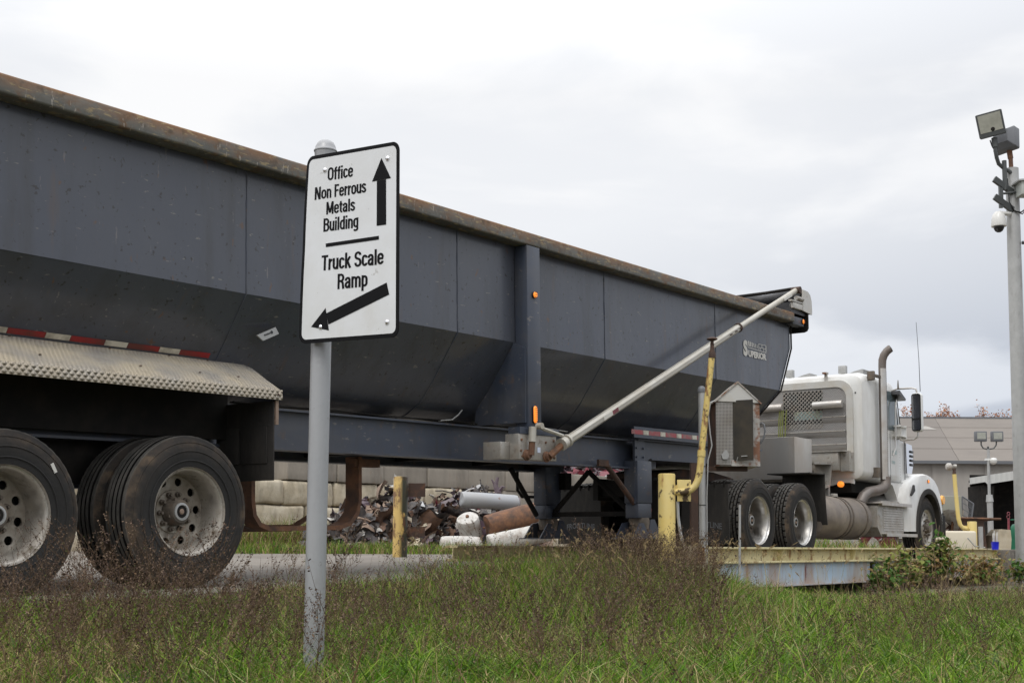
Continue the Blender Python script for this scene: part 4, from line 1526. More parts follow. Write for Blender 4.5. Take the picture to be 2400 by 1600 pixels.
# low cabinet under the window wall
mb = MB()
mb.box(3.52, 3.78, .40, .92, 1.33, 1.60, .006)
mb.box(3.50, 3.785, .30, .95, 1.605, 1.625)
mb.box(3.60, 3.79, .26, .395, 1.32, 1.60)
mb.build('rack_cabinet', 'alu', K)
# hanging straps
mb = MB()
for dy, l in ((1.40, .62), (1.37, .60), (1.34, .62), (1.29, .50)):
    mb.tube([(3.70, dy, 2.29), (3.69, dy + .01, 2.15), (3.70, dy + .03, 2.29 - l)], .009, 4)
mb.build('hanging_strap', 'strap', K)
# roof fittings
for y in (.60, 1.47):
    mb = MB()
    mb.box(4.22, 4.30, y - .06, y + .06, 2.865, 2.985, .006)
    mb.box(4.24, 4.28, y - .015, y + .015, 2.82, 2.87)
    mb.build('roof_lamp', 'galv', K)
for y in (.37, 1.22):
    mb = MB()
    mb.prism([(y - .11, 2.815), (y + .10, 2.815), (y + .11, 2.85), (y + .02, 2.88), (y - .10, 2.905), (y - .12, 2.90)], 4.2, 4.45, 'x')
    mb.build('roof_horn', 'galv', K)
mb = MB()
mb.box(3.775, 3.81, .66, .70, 2.66, 2.82)
mb.box(3.74, 3.83, .655, .72, 2.81, 2.835)
mb.build('rear_bracket', 'rustwhite', K)
mb = MB()
mb.lathe([(0, 3.79), (.012, 3.79), (.012, 3.81)], o=(0, .225, 2.50), ax='x', seg=10)
mb.build('grommet', 'black', K)
# exhaust stack and guard
ES = (4.42, .0)
mb = MB()
pts = [(4.42, .035, 1.2), (4.42, .035, 2.95), (4.42, .03, 3.05), (4.43, .01, 3.12), (4.445, -.03, 3.18), (4.47, -.08, 3.225)]
mb.tube(pts, [.058, .058, .060, .061, .061, .060], 20)
stk = mb.build('exhaust_stack', 'heat', K)
mb = MB()
mb.tube([(4.468, -.077, 3.223), (4.4715, -.083, 3.2275)], .055, 20)
mb.build('stack_mouth', 'black', stk)
mb = MB()
n = 14
for (r, s_) in ((.088, 1),):
    V = []
    for z in (1.225, 2.915):
        for k in range(n + 1):
            a = R(-165 + 125 * k / n)
            V.append((4.415 + .078 * math.cos(a), .055 + .078 * math.sin(a), z))
        for k in range(n, -1, -1):
            a = R(-165 + 125 * k / n)
            V.append((4.415 + .073 * math.cos(a), .055 + .073 * math.sin(a), z))
    m_ = 2 * (n + 1)
    mb.add(V, [(i, (i + 1) % m_, m_ + (i + 1) % m_, m_ + i) for i in range(m_)] + [(i, i + 1, m_ - 2 - i, m_ - 1 - i) for i in range(n)] + [(m_ + i, m_ + i + 1, 2 * m_ - 2 - i, 2 * m_ - 1 - i) for i in range(n)])
sg = mb.build('stack_guard', 'guard', K)
mb = MB()
for k in range(52):
    z = 1.28 + k * .031
    a = R(-72)
    mb.obox((4.415 + .0785 * math.cos(a), .055 + .0785 * math.sin(a), z), (math.cos(a), math.sin(a), 0), (-math.sin(a), math.cos(a), .0), (0, 0, 1), .004, .030, .013)
mb.build('guard_slot', 'rustdark', sg)
mb = MB()
mb.box(4.05, 4.38, .03, .07, 2.76, 2.80)
mb.box(4.02, 4.08, .02, .13, 2.70, 2.84, .01)
mb.build('stack_bracket', 'hub', K)
mb = MB()
mb.box(4.20, 4.30, .05, .15, 1.25, 1.40)
mb.build('stack_bracket', 'hub', K)
mb = MB()
mb.tube([(4.44, .02, 1.26), (4.43, .02, 1.17), (4.36, .04, 1.09), (4.22, .08, 1.05), (4.02, .14, 1.02), (3.92, .17, .96), (3.86, .20, .86)], [.075, .078, .08, .08, .08, .08, .08], 20)
mb.build('exhaust_elbow', 'heat', K)
mb = MB()
mb.lathe([(.0, 3.60), (.035, 3.61), (.045, 3.63), (.045, 3.68), (0, 3.68)], o=(0, .42, 1.13), ax='x', seg=16)
mb.build('turn_light', 'amber', K)
mb = MB()
mb.prism([(.28, 1.21), (1.3, 1.21), (1.3, 1.12), (.62, 1.12), (.5, 1.16), (.36, 1.16), (.28, 1.14)], 3.82, 3.86, 'x')
mb.build('cab_sill', 'white', cab)
# hood side grille
mb = MB()
mb.prism([(5.60, 1.86), (5.86, 1.84), (5.90, 1.72), (5.90, 1.50), (5.84, 1.38), (5.62, 1.38)], .10, .17)
gr = mb.build('side_grille', 'chrome', K)
mb = MB()
for k in range(4):
    z = 1.735 - k * .07
    mb.box(5.76, 5.90, .085, .102, z - .022, z + .018, .006)
mb.build('grille_slot', 'black', gr)
# front fender
for side in (0, 1):
    W_, A_ = [], []
    out = [(5.22, .45), (5.21, .70), (5.23, .95), (5.32, 1.13), (5.50, 1.25), (5.75, 1.335), (6.0, 1.385), (6.26, 1.40), (6.50, 1.385), (6.70, 1.33), (6.87, 1.23), (7.0, 1.08), (7.07, .90), (7.08, .80)]
    n = len(out)
    inn = []
    for k in range(n):
        a = R(186 - (186 + 8) * k / (n - 1))
        inn.append((6.33 + .63 * math.cos(a), .52 + .63 * math.sin(a)))
    f_ = (lambda y: y) if side == 0 else (lambda y: 2.6 - y)
    mb = MB()
    rows = [([p for p in inn], .03), ([p for p in inn], .0)]
    mid = [((a[0] + b[0]) / 2, (a[1] + b[1]) / 2) for a, b in zip(inn, out)]
    near_out = [(b[0] * .9 + a[0] * .1, b[1] * .9 + a[1] * .1) for a, b in zip(inn, out)]
    rows += [(mid, .0), (near_out, .018), (out, .07), (out, .62)]
    V, F = [], []
    for pts_, yy in rows:
        V += [(p[0], f_(yy), p[1]) for p in pts_]
    for r_ in range(len(rows) - 1):
        for k in range(n - 1):
            F.append((r_ * n + k, r_ * n + k + 1, (r_ + 1) * n + k + 1, (r_ + 1) * n + k))
    mb.add(V, F)
    fd = mb.build('front_fender', 'white', K, sharp=50)
    mb = MB()
    V, F = [], []
    rows = [(.635, .035), (.64, -.012), (.60, -.022), (.555, -.012), (.55, .5)]
    for rr0, yy in rows:
        for k in range(25):
            a = R(190 - 200 * k / 24)
            V.append((6.33 + rr0 * 1.0 * math.cos(a), f_(yy), .52 + rr0 * math.sin(a)))
    for r_ in range(len(rows) - 1):
        for k in range(24):
            F.append((r_ * 25 + k, r_ * 25 + k + 1, (r_ + 1) * 25 + k + 1, (r_ + 1) * 25 + k))
    mb.add(V, F)
    mb.build('arch_liner', 'flap', fd)
marker(6.31, 1.275, .030, .030, .006, K)
mb = MB()
mb.tube([(5.46, -.01, 1.02), (5.52, -.03, 1.10), (5.56, -.02, 1.18)], [.018, .03, .02], 8)
mb.build('hood_latch', 'black', K)
mb = MB()
mb.box(6.85, 7.35, .05, 2.55, .38, .75, .03)
mb.box(6.9, 7.1, .0, .12, .42, .80, .03)
mb.build('bumper', 'dark', K)
mb = MB()
mb.lathe([(0, .0), (.07, .0), (.08, .04)], o=(7.1, 0, 1.0), seg=16)
mb.build('headlamp', 'amberoff', K)
# mirrors
for side in (0, 1):
    f_ = (lambda y: y) if side == 0 else (lambda y: 2.6 - y)
    mb = MB()
    rings = []
    for uu, g in ((4.955, -.012), (4.965, 0), (5.04, 0), (5.09, -.02), (5.105, -.05)):
        rings.append([(uu, f_(a), b) for a, b in rrect(-.372 - g * 1, -.215 + g, 1.975 - g, 2.575 + g, .045 + max(g, -.03), 4)])
    mb.loft(rings)
    mi = mb.build('mirror', 'white', K, sharp=50)
    mb = MB()
    mb.loft([[(u_, f_(a), b) for a, b in rrect(-.366, -.221, 1.985, 2.565, .04, 4)] for u_ in (4.946, 4.95)])
    mb.build('mirror_rim', 'black', mi)
    mb = MB()
    mb.loft([[(u_, f_(a), b) for a, b in rrect(-.350, -.236, 2.18, 2.545, .02, 3)] for u_ in (4.9405, 4.945)])
    mb.loft([[(u_, f_(a), b) for a, b in rrect(-.350, -.236, 2.005, 2.155, .02, 3)] for u_ in (4.9405, 4.945)])
    mb.build('mirror_glass', 'chrome', mi)
    mb = MB()
    mb.tube([(5.10, f_(.12), 2.655), (5.02, f_(.02), 2.665), (5.0, f_(-.22), 2.66), (5.0, f_(-.28), 2.64), (5.01, f_(-.295), 2.56)], .014, 8)
    mb.tube([(5.25, f_(.10), 1.93), (5.06, f_(.0), 1.87), (5.02, f_(-.05), 1.855), (5.0, f_(-.24), 1.865), (5.0, f_(-.29), 1.90), (5.01, f_(-.295), 1.985)], .014, 8)
    mb.build('mirror_arm', 'guard', mi)
    mb = MB()
    mb.box(5.10, 5.34, f_(.125), f_(.03), 1.93, 2.08, .03)
    mb.build('mirror_mount', 'white', mi)
mb = MB()
mb.tube([(5.0, .0, 2.66), (5.0, .0, 2.73), (5.0, .0, 2.80)], [.016, .012, .006], 8)
mb.build('antenna_base', 'hub', K)
mb = MB()
mb.tube([(5.0, -.345, 2.6), (5.0, -.335, 3.1), (5.0, -.305, 3.683)], [.006, .0045, .0035], 5)
mb.build('antenna', 'black', K)

# ------------------------------------------------------------------ weighbridge
W = thing('weighbridge', 'long steel truck scale with pale yellow side beams over faded blue girders', 'truck scale', KF)
Y0 = -.35
for (a, b) in ((-2.47, 4.46), (4.87, 9.07)):
    for yo, s_ in ((Y0, 1), (2.95, -1)):
        mb = MB()
        mb.box(a, b, yo - .02 * s_, yo + .16 * s_, .168, .192, .003)
        mb.box(a + .01, b - .01, yo + .075 * s_, yo + .09 * s_, .03, .168)
        mb.box(a, b, yo - .01 * s_, yo + .16 * s_, .006, .030, .003)
        sbm = mb.build('side_beam', 'yellow2', W)
        if yo == Y0:
            for u in [q for q in (-2.3, -.10, 2.23, 4.35, 7.04, 8.9) if a < q < b]:
                m2 = MB()
                m2.prism([(Y0 - .015, .167), (Y0 + .073, .167), (Y0 + .073, .031), (Y0 + .045, .031)], u - .006, u + .006, 'x')
                m2.prism([(Y0 - .0, .167), (Y0 + .073, .167), (Y0 + .073, .031), (Y0 + .055, .031)], u + .03, u + .036, 'x')
                m2.build('stiffener', 'yellow2', sbm)
for (a, b) in ((-1.95, 2.87), (3.0, 4.4), (4.95, 9.0)):
    mb = MB()
    mb.box(a, b, Y0 + .05, Y0 + .065, -.262, .003)
    mb.box(a, b, Y0 + .0, Y0 + .14, -.278, -.262)
    mb.build('girder', 'blue_old', W)
    mb = MB()
    mb.box(a, b, 2.6, 2.62, -.27, .003)
    mb.build('girder', 'blue_old', W)
mb = MB()
mb.box(-2.45, 9.05, Y0 + .165, 2.785, -.09, -.008)
mb.build('deck', 'road', W)
mb = MB()
mb.box(-2.47, -2.0, Y0 + .1, 2.8, -.7, -.092)
mb.build('abutment', 'concrete3', W)
mb = MB()
mb.box(3.2, 3.9, Y0 + .25, 2.6, -.8, -.28)
mb.build('scale_footing', 'concrete3', W)
m4 = KF @ Matrix.Translation((9.12, -.45, 0))
PRm = thing('concrete_pier', 'dark stained concrete end pier beside the far end of the truck scale', 'concrete pier', m4)
mb = MB()
mb.box(0, 2.6, 0, 3.4, -.5, .175, .02)
mb.build('pier_block', 'concrete3', PRm)

# ------------------------------------------------------------------ bollards and gooseneck stands
def pipe_bollard(mb, r, h, seg=32):
    mb.lathe([(r, -.3), (r, h - .012), (r - .004, h - .003), (r - .012, h), (r - .012, h - .02), (0, h - .02)], ax='z', seg=seg)


tb = thing('gooseneck_stand', 'tall yellow bollard with curved pipe stand and black mushroom cap beside the truck scale', 'bollard stand', at(1.526, 12.6, .20))
mb = MB()
pipe_bollard(mb, .084, .972)
mb.build('bollard', 'yellow', tb)
mb = MB()
mb.box(.10, .235, -.03, -.018, .70, .912, .002)
mb.box(.06, .20, -.018, .02, .76, .86)
mb.build('mount_plate', 'yellow', tb)
dx = -1.526
pth = [(.085, 0, .79), (.13, -.03, .79), (.185, -.045, .795), (.235, -.045, .815), (.275, -.045, .855), (.302, -.045, .91), (.318, -.045, .98), (.328, -.045, 1.06), (.338, -.045, 1.17)]
mb = MB()
mb.tube(pth, .034, 16)
mb.tube([(.336, -.045, 1.14), (.341, -.045, 1.20)], .040, 16)
mb.build('lower_pipe', 'yellow', tb)
mb = MB()
mb.tube([(.338, -.045, 1.17), (.40, -.045, 1.72), (.447, -.045, 2.12)], .031, 16)
mb.build('upper_pipe', 'yelrust', tb)
mb = MB()
mb.lathe([(.036, 2.115), (.036, 2.14), (.033, 2.165), (.024, 2.19), (.020, 2.21), (.019, 2.25), (.023, 2.255), (.017, 2.26), (.016, 2.285), (.052, 2.30), (.054, 2.308), (.03, 2.322), (0, 2.325)], o=(.452, -.045, 0), ax='z', seg=24)
mb.build('mushroom_cap', 'rustdark', tb)
mb = MB()
mb.tube([(.105, 0, .70), (.11, 0, .55), (.13, 0, .40), (.17, -.02, .2), (.2, -.02, .02)], .016, 8)
mb.build('conduit', 'galv', tb)

bb = thing('yellow_bollard', 'short yellow bollard with peeling black and rust stained paint beside the ramp', 'bollard', at(-1.562, 18.0, .30))
mb = MB()
pipe_bollard(mb, .102, 1.12)
mb.build('bollard_pipe', 'bollard', bb)
mb = MB()
mb.box(.105, .345, .02, .05, .84, 1.03)
mb.build('rusty_sign_back', 'rustdark', bb)
mb = MB()
mb.box(.105, .345, .02, .05, .28, .42)
mb.build('rusty_sign_back', 'rustdark', bb)

fb = thing('gooseneck_stand', 'distant yellow bollard with curved pipe holding a white lamp in front of the rusty skip', 'bollard stand', at(11.13, 31.0, .33))
mb = MB()
pipe_bollard(mb, .11, .78)
mb.build('bollard', 'yellow', fb)
mb = MB()
mb.box(-.22, -.11, -.02, .02, .50, .68)
mb.build('mount_plate', 'yellow', fb)
mb = MB()
mb.tube([(-.12, 0, .60), (-.22, 0, .62), (-.29, 0, .70), (-.325, 0, .85), (-.34, 0, 1.0), (-.375, 0, 1.5), (-.40, 0, 1.92)], .05, 12)
mb.build('curved_pipe', 'yellow', fb)
mb = MB()
mb.lathe([(.045, 1.92), (.04, 1.98), (.025, 2.02)], o=(-.40, 0, 0), ax='z', seg=12)
mb.box(-.43, -.37, -.03, .03, 2.0, 2.06)
mb.build('lamp_neck', 'rustdark', fb)
mb = MB()
bm_ = [(.0, -.09), (.06, -.085), (.092, -.05), (.09, .02), (.05, .06), (.02, .08)]
mb.lathe(bm_, o=(-.51, 0, 2.10), ax='x', seg=20)
mb.lathe([(0, -.04), (.04, -.035), (.04, .035), (0, .04)], o=(-.38, 0, 2.12), ax='x', seg=14)
mb.build('white_lamp', 'scrapD', fb)

# ------------------------------------------------------------------ control box on a galvanised post
gp = thing('galvanised_post', 'grey galvanised capped post bound with wire, standing left of the control box', 'post', at(1.683 * 1.155, 11.3 * 1.155, .45 - .65 * 1.155) @ Matrix.Scale(1.155, 4))
mb = MB()
mb.lathe([(.030, 0), (.030, 2.03)], ax='z', seg=24)
mb.build('post_tube', 'galv', gp)
mb = MB()
mb.lathe([(.035, 2.02), (.036, 2.045), (.03, 2.065), (.015, 2.077), (0, 2.078)], ax='z', seg=24)
mb.build('post_cap', 'lamp_grey', gp)
for z in (.72, 1.02, 1.36):
    mb = MB()
    mb.lathe([(.0345, z), (.0345, z + .006)], ax='z', seg=20)
    mb.build('wire_tie', 'black', gp)
mb = MB()
mb.tube([(.035, -.02, .5), (.036, -.02, 1.1), (.05, -.02, 1.42), (.085, -.02, 1.55), (.07, -.02, 1.65), (.055, -.02, 1.82), (.075, -.02, 1.93), (.12, .02, 1.95)], .006, 6)
mb.build('wire', 'galv', gp)

cb = thing('control_box', 'rusty white control cabinet with gabled roof and open dark door, mounted by the truck scale', 'control box', at(2.035 * 1.155, 11.75 * 1.155, .45 + .74 * 1.155) @ Matrix.Scale(1.155, 4))
hx = .195
mb = MB()
# back, sides, floor (open front at y = -.25)
mb.box(-hx, hx, .24, .25, 0, .56)
mb.box(-hx, -hx + .008, -.25, .24, 0, .575)
mb.build('left_wall', 'rustdark', cb)
mb = MB()
mb.box(hx - .008, hx, -.25, .24, 0, .575)
mb.box(-hx, hx, -.25, .24, -.008, 0)
mb.build('right_wall', 'rustwhite', cb)
mb = MB()
mb.box(hx - .075, hx + .002, -.262, -.25, .0455, .5445)
mb.box(-.06, hx + .004, -.264, -.248, -.01, .045)
mb.box(-hx, hx, -.259, -.25, .545, .575)
mb.build('door_frame', 'rustwhite', cb)
mb = MB()
mb.add([(-hx - .002, -.262, .006), (-.045, -.262, .0), (-.045, -.262, .56), (-hx - .002, -.262, .565)], [(0, 1, 2, 3)])
mb.v += [(p[0], p[1] + .006, p[2]) for p in mb.v[:4]]
mb.f += [(7, 6, 5, 4), (0, 4, 5, 1), (1, 5, 6, 2), (2, 6, 7, 3), (3, 7, 4, 0)]
mb.m += [0] * 5
mb.build('perforated_panel', 'perf', cb)
mb = MB()
mb.prism([(-.155, .085), (-.12, .13), (-.10, .13), (-.085, .08), (-.10, .05), (-.14, .05)], -.285, -.264)
mb.build('latch', 'galv', cb)
mb = MB()
# door, swung outward
pv = Vector((-.045, -.255, 0))
e = Vector((.165, -.10, 0))
mb.obox(pv + e / 2 + Vector((0, 0, .31)), e.normalized(), Vector((.10, .165, 0)).normalized(), (0, 0, 1), e.length, .006, .545)
mb.build('door', mat('dark_door', (.035, .033, .03), .55, 0, [((.08, .065, .045), 4, .42, .66, .7)], spec=.3), cb)
mb = MB()
mb.tube([(.02, -.31, .075), (.07, -.335, .078)], .004, 6)
mb.tube([(-.02, -.30, .03), (-.01, -.305, .07)], .003, 6)
mb.build('door_rod', 'galv', cb)
mb = MB()
ov = .02
mb.prism([(-hx - ov, .57), (0, .757), (hx + ov, .555), (hx + ov - .006, .548), (0, .74), (-hx - ov + .006, .562)], -.285, .27)
mb.build('roof', 'rustwhite', cb)
mb = MB()
mb.prism([(-hx, .576), (hx, .560), (0, .739)], -.275, -.262)
mb.build('gable', 'offwhite', cb)
mb = MB()
mb.prism([(-hx, .576), (hx, .560), (0, .739)], .25, .256)
mb.build('gable', 'offwhite', cb)
mb = MB()
mb.tube([(hx, -.2, .36), (hx + .03, -.21, .385), (hx + .05, -.22, .37), (hx + .058, -.22, .31), (hx + .045, -.22, .25), (hx + .01, -.21, .19)], .008, 8)
mb.build('hose', 'lamp_grey', cb)
mb = MB()
mb.box(-.415, -.352, -.20, -.10, -1.4, .02)
mb.box(-.352, .1, -.18, -.12, -.05, -.010)
mb.build('support_post', 'rustdark', cb)

jb = thing('junction_box', 'small tan weathered junction box near the ground beside the yellow bollard', 'junction box', at(1.60, 11.4, .30))
mb = MB()
mb.box(-.085, .035, -.04, .04, 0, .165, .006)
mb.build('box_body', mat('tan_box', (.25, .20, .13), .7, 0, [((.14, .10, .07), 5, .45, .65, .7)]), jb)
mb = MB()
mb.box(.055, .085, -.05, -.02, .125, .16)
mb.box(.05, .11, -.03, .03, 0, .15)
mb.build('latch', 'rust', jb)
sk = thing('marker_stake', 'thin leaning grey stake standing among weeds in front of the truck scale', 'stake', at(2.125, 12.0, -.15))
mb = MB()
mb.tube([(0, 0, 0), (.012, 0, 1.0)], .0115, 8)
mb.build('stake_rod', 'galv', sk)

# ------------------------------------------------------------------ floodlight pole with camera
lp_ = thing('floodlight_pole', 'tall grey lamp pole at right edge with two floodlights and a dome camera', 'lamp pole', at(8.36, 21, -.1))
mb = MB()
mb.lathe([(.115, 0), (.112, 5), (.105, 6.90)], ax='z', seg=28)
pole = mb.build('pole', 'galv', lp_)
# near floodlight (faces camera-left)
def flood(center, yaw, pitch, roll, big=1.0, mats=('lamp_housing', 'cloudyglass'), label=None):
    mb = MB()
    w2_, h2 = .21 * big, .20 * big
    V = []
    mb.loft([[(a, y, b) for a, b in rrect(-w2_ * k, w2_ * k, -h2 * k, h2 * k, .02 * k, 3)] for y, k in ((-.09, .97), (-.08, 1), (.06, .98), (.16, .6))])
    o = mb.build('floodlight', mats[0], lp_, sharp=30)
    mb = MB()
    mb.box(-w2_ * .85, w2_ * .85, -.096, -.0905, -h2 * .62, h2 * .86)
    mb.build('lamp_glass', mats[1], o)
    mb = MB()
    mb.lathe([(0, -.10), (.03, -.0985), (.035, -.096)], o=(.02, 0, -.09), seg=10)
    mb.build('lamp_bulb', 'dark', o)
    o.location = center
    o.rotation_euler = (pitch, roll, yaw)
    return o


flood(Vector((-.43, -.25, 7.57)), R(-25), R(12), R(-9), 1.0)
flood(Vector((-.07, .05, 7.40)), R(130), R(12), R(6), .95, ('lamp_grey', 'lamp_housing'))
mb = MB()
mb.tube([(-.36, -.20, 7.36), (-.345, -.20, 7.14), (-.32, -.18, 7.03), (-.27, -.13, 6.94), (-.18, -.1, 6.88), (-.08, -.1, 6.82), (.0, -.02, 6.78)], .032, 10)
mb.tube([(-.36, -.20, 7.36), (-.35, -.20, 7.20)], .048, 10)
mb.build('lamp_arm', 'lamp_housing', lp_)
mb = MB()
mb.tube([(-.03, .03, 7.27), (-.01, .02, 7.08)], .045, 10)
mb.tube([(-.01, .02, 7.09), (-.01, .0, 6.85)], .036, 10)
mb.build('lamp_stub', 'rust', lp_)
mb = MB()
mb.tube([(-.17, -.11, 7.0), (-.165, -.11, 6.5)], .038, 10)
mb.obox((-.19, -.11, 6.57), Vector((.8, .2, -.5)).normalized(), (0, 1, 0), Vector((.5, 0, .8)).normalized(), .42, .07, .09)
mb.obox((-.19, -.11, 6.27), Vector((.8, .2, -.5)).normalized(), (0, 1, 0), Vector((.5, 0, .8)).normalized(), .42, .07, .09)
mb.box(-.27, -.21, -.14, -.08, 6.2, 6.62)
mb.tube([(-.2, -.12, 6.44), (.05, -.15, 6.46)], .02, 8)
mb.build('pole_bracket', 'lamp_housing', lp_)
mb = MB()
mb.tube([(-.07, -.10, 6.2), (.0, -.13, 6.13), (.08, -.13, 6.12), (.16, -.13, 6.18), (.20, -.13, 6.28)], .012, 6)
mb.tube([(-.12, -.10, 6.7), (-.11, -.12, 6.3), (-.03, -.13, 6.15), (.1, -.13, 6.09), (.22, -.13, 6.24)], .010, 6)
mb.tube([(-.43, -.2, 7.32), (-.40, -.2, 7.22), (-.34, -.19, 7.13)], .010, 6)
mb.build('cable', 'black', lp_)
mb = MB()
mb.box(.0, .46, -.38, -.12, 6.36, 6.60, .012)
mb.build('equipment_box', mat('pale_grey_box', (.45, .47, .44), .5), lp_)
mb = MB()
mb.prism([(-.06, 6.60), (.5, 6.66), (.5, 6.63), (-.06, 6.575)], -.42, -.1)
mb.build('box_lid', 'galv', lp_)
mb = MB()
mb.tube([(-.28, -.1, 6.12), (-.13, -.1, 6.10), (-.05, -.05, 6.12)], .035, 10)
mb.lathe([(0, 6.14), (.06, 6.13), (.10, 6.08), (.115, 6.0), (.125, 5.90), (.12, 5.885), (0, 5.885)], o=(-.285, -.1, 0), ax='z', seg=24)
cm = mb.build('dome_camera', 'white', lp_)
mb = MB()
mb.lathe([(.085, 5.885), (.082, 5.85), (.06, 5.81), (.03, 5.79), (0, 5.785)], o=(-.285, -.1, 0), ax='z', seg=20)
mb.build('camera_dome', 'dome', cm)
mb = MB()
mb.tube([(.55, -.1, 6.0), (.28, -.1, 5.15), (.2, -.08, 4.9)], .05, 6)
mb.tube([(.1, -.08, 5.62), (.42, -.1, 5.62)], .03, 6)
mb.build('pole_brace', 'lamp_housing', lp_)

# ------------------------------------------------------------------ block wall
rnd = random.Random(7)
WL, WR = Vector((-5.94, 29.5, 0)), Vector((.17, 36.0, 0))
wd = (WR - WL).normalized()
wn = Vector((wd.y, -wd.x, 0))
BW = thing('block_wall', 'wall of large stacked concrete blocks behind the trailer, retaining scrap', 'wall', Matrix.Translation((WL.x, WL.y, .19)) @ Matrix((wd, -wn, (0, 0, 1))).transposed().to_4x4())


def block_mesh(L_, rad, amp, seed):
    bm = bmesh.new()
    bmesh.ops.create_cube(bm, size=1)
    for v in bm.verts:
        v.co = Vector((v.co.x * L_, v.co.y * .6, v.co.z * .585))
    bmesh.ops.bevel(bm, geom=bm.edges[:], offset=rad, segments=2, profile=.5, affect='EDGES')
    bmesh.ops.subdivide_edges(bm, edges=[e for e in bm.edges if e.calc_length() > .3], cuts=2, use_grid_fill=True)
    for v in bm.verts:
        v.co += Vector((noise.noise(v.co * 2.5 + Vector((seed, 0, 0))), noise.noise(v.co * 2.5 + Vector((0, seed, 0))), noise.noise(v.co * 3 + Vector((0, 0, seed))))) * amp
    me = bpy.data.meshes.new('concrete_block')
    bm.to_mesh(me)
    bm.free()
    me.polygons.foreach_set('use_smooth', [True] * len(me.polygons))
    me.set_sharp_from_angle(angle=R(50))
    return me


LB = 1.5
rough = [block_mesh(LB - .05, .07, .05, k) for k in range(3)]
crisp = [block_mesh(LB - .015, .02, .010, k + 9) for k in range(2)]
for m_ in rough:
    m_.materials.append(M['concrete'])
for m_ in crisp:
    m_.materials.append(M['concrete2'])
for row in range(4):
    i0 = -12 if row < 3 else 0
    for i in range(i0, 11):
        xx = i * LB + (.75 if row % 2 else .1) + (0.95 if row == 3 else 0)
        if row == 3:
            me = crisp[i % 2]
        else:
            me = rough[rnd.randrange(3)] if i < 4 + row else (rough[rnd.randrange(3)] if row < 2 else crisp[i % 2])
        o = bpy.data.objects.new('concrete_block', me)
        link(o, BW)
        o.location = (xx + rnd.uniform(-.02, .02), .3 + rnd.uniform(-.03, .03), .3 + row * .6)
        o.rotation_euler = (rnd.uniform(-.01, .01), 0, rnd.uniform(-.015, .015) + (PI if rnd.random() < .5 else 0))


# ------------------------------------------------------------------ scrap
def crumple(mb, c, size, seed, flat=.35, cuts=4):
    """crumpled sheet-metal piece"""
    rs = random.Random(seed)
    bm = bmesh.new()
    bmesh.ops.create_grid(bm, x_segments=cuts, y_segments=cuts, size=.5)
    rot = Matrix.Rotation(rs.uniform(0, 6.3), 3, 'Z') @ Matrix.Rotation(rs.uniform(-1.2, 1.2), 3, 'X') @ Matrix.Rotation(rs.uniform(-1.2, 1.2), 3, 'Y')
    sx, sy = size * rs.uniform(.6, 1.5), size * rs.uniform(.3, .8)
    off = Vector((seed * 1.7, seed * .3, 0))
    bm.verts.index_update()
    V = []
    for v in bm.verts:
        p = Vector((v.co.x * sx, v.co.y * sy, 0))
        q = p * (1.7 / size) + off
        p += Vector((noise.noise(q + Vector((9, 0, 0))), noise.noise(q + Vector((0, 9, 0))), 1.6 * noise.noise(q * 1.3))) * size * flat
        V.append(rot @ p + Vector(c))
    mb.add(V, [[v.index for v in f.verts] for f in bm.faces])
    bm.free()


def heap(name, label, c, sx, sy, h, n, mats, weights, size, seed, cat='scrap heap'):
    rs = random.Random(seed)
    mb = MB()
    for k in range(n):
        a, r = rs.uniform(0, 6.283), math.sqrt(rs.random())
        x_, y_ = r * math.cos(a), r * math.sin(a)
        top = h * (1 - r ** 2.0) * (1 + .3 * noise.noise(Vector((x_ * 2, y_ * 2, seed))))
        z = top * rs.uniform(.55, 1.0) + .05
        mb.mi = rs.choices(range(len(mats)), weights)[0]
        s_ = size * rs.choice((.5, .7, 1, 1, 1.3))
        t = rs.random()
        p = (x_ * sx, y_ * sy, z)
        if t < .10:
            crumple(mb, p, s_ * 2.1, k + seed * 50, .16, 6)
        elif t < .78:
            crumple(mb, p, s_, k + seed * 50, .32)
        elif t < .92:
            d_ = Vector((rs.uniform(-1, 1), rs.uniform(-.5, .5), rs.uniform(-.6, .6))).normalized() * s_ * .7
            mb.tube([Vector(p) - d_, Vector(p) + d_ * .2 + Vector((0, 0, .03)), Vector(p) + d_], rs.uniform(.012, .035), 5)
        else:
            mb.obox(p, Vector((1, rs.uniform(-1, 1), rs.uniform(-.7, .7))).normalized(), Vector((0, 0, 1)).cross(Vector((1, .2, 0))).normalized(), (0, 0, 1), s_ * .6, s_ * .35, s_ * .3)
    # inner core so the heap is not hollow
    mb.mi = 0
    bm = bmesh.new()
    bmesh.ops.create_icosphere(bm, subdivisions=3, radius=1)
    bm.verts.index_update()
    V = []
    for v in bm.verts:
        q = v.co.copy()
        k = 1 + .25 * noise.noise(q * 3 + Vector((seed, 0, 0)))
        V.append((q.x * sx * .85 * k, q.y * sy * .85 * k, max(-.3, q.z * h * .75 * k)))
    mb.add(V, [[v.index for v in f.verts] for f in bm.faces])
    bm.free()
    o = mb.build(name, mats, sharp=30, fix=False, loc=c)
    o['label'], o['category'], o['kind'] = label, cat, 'stuff'
    return o


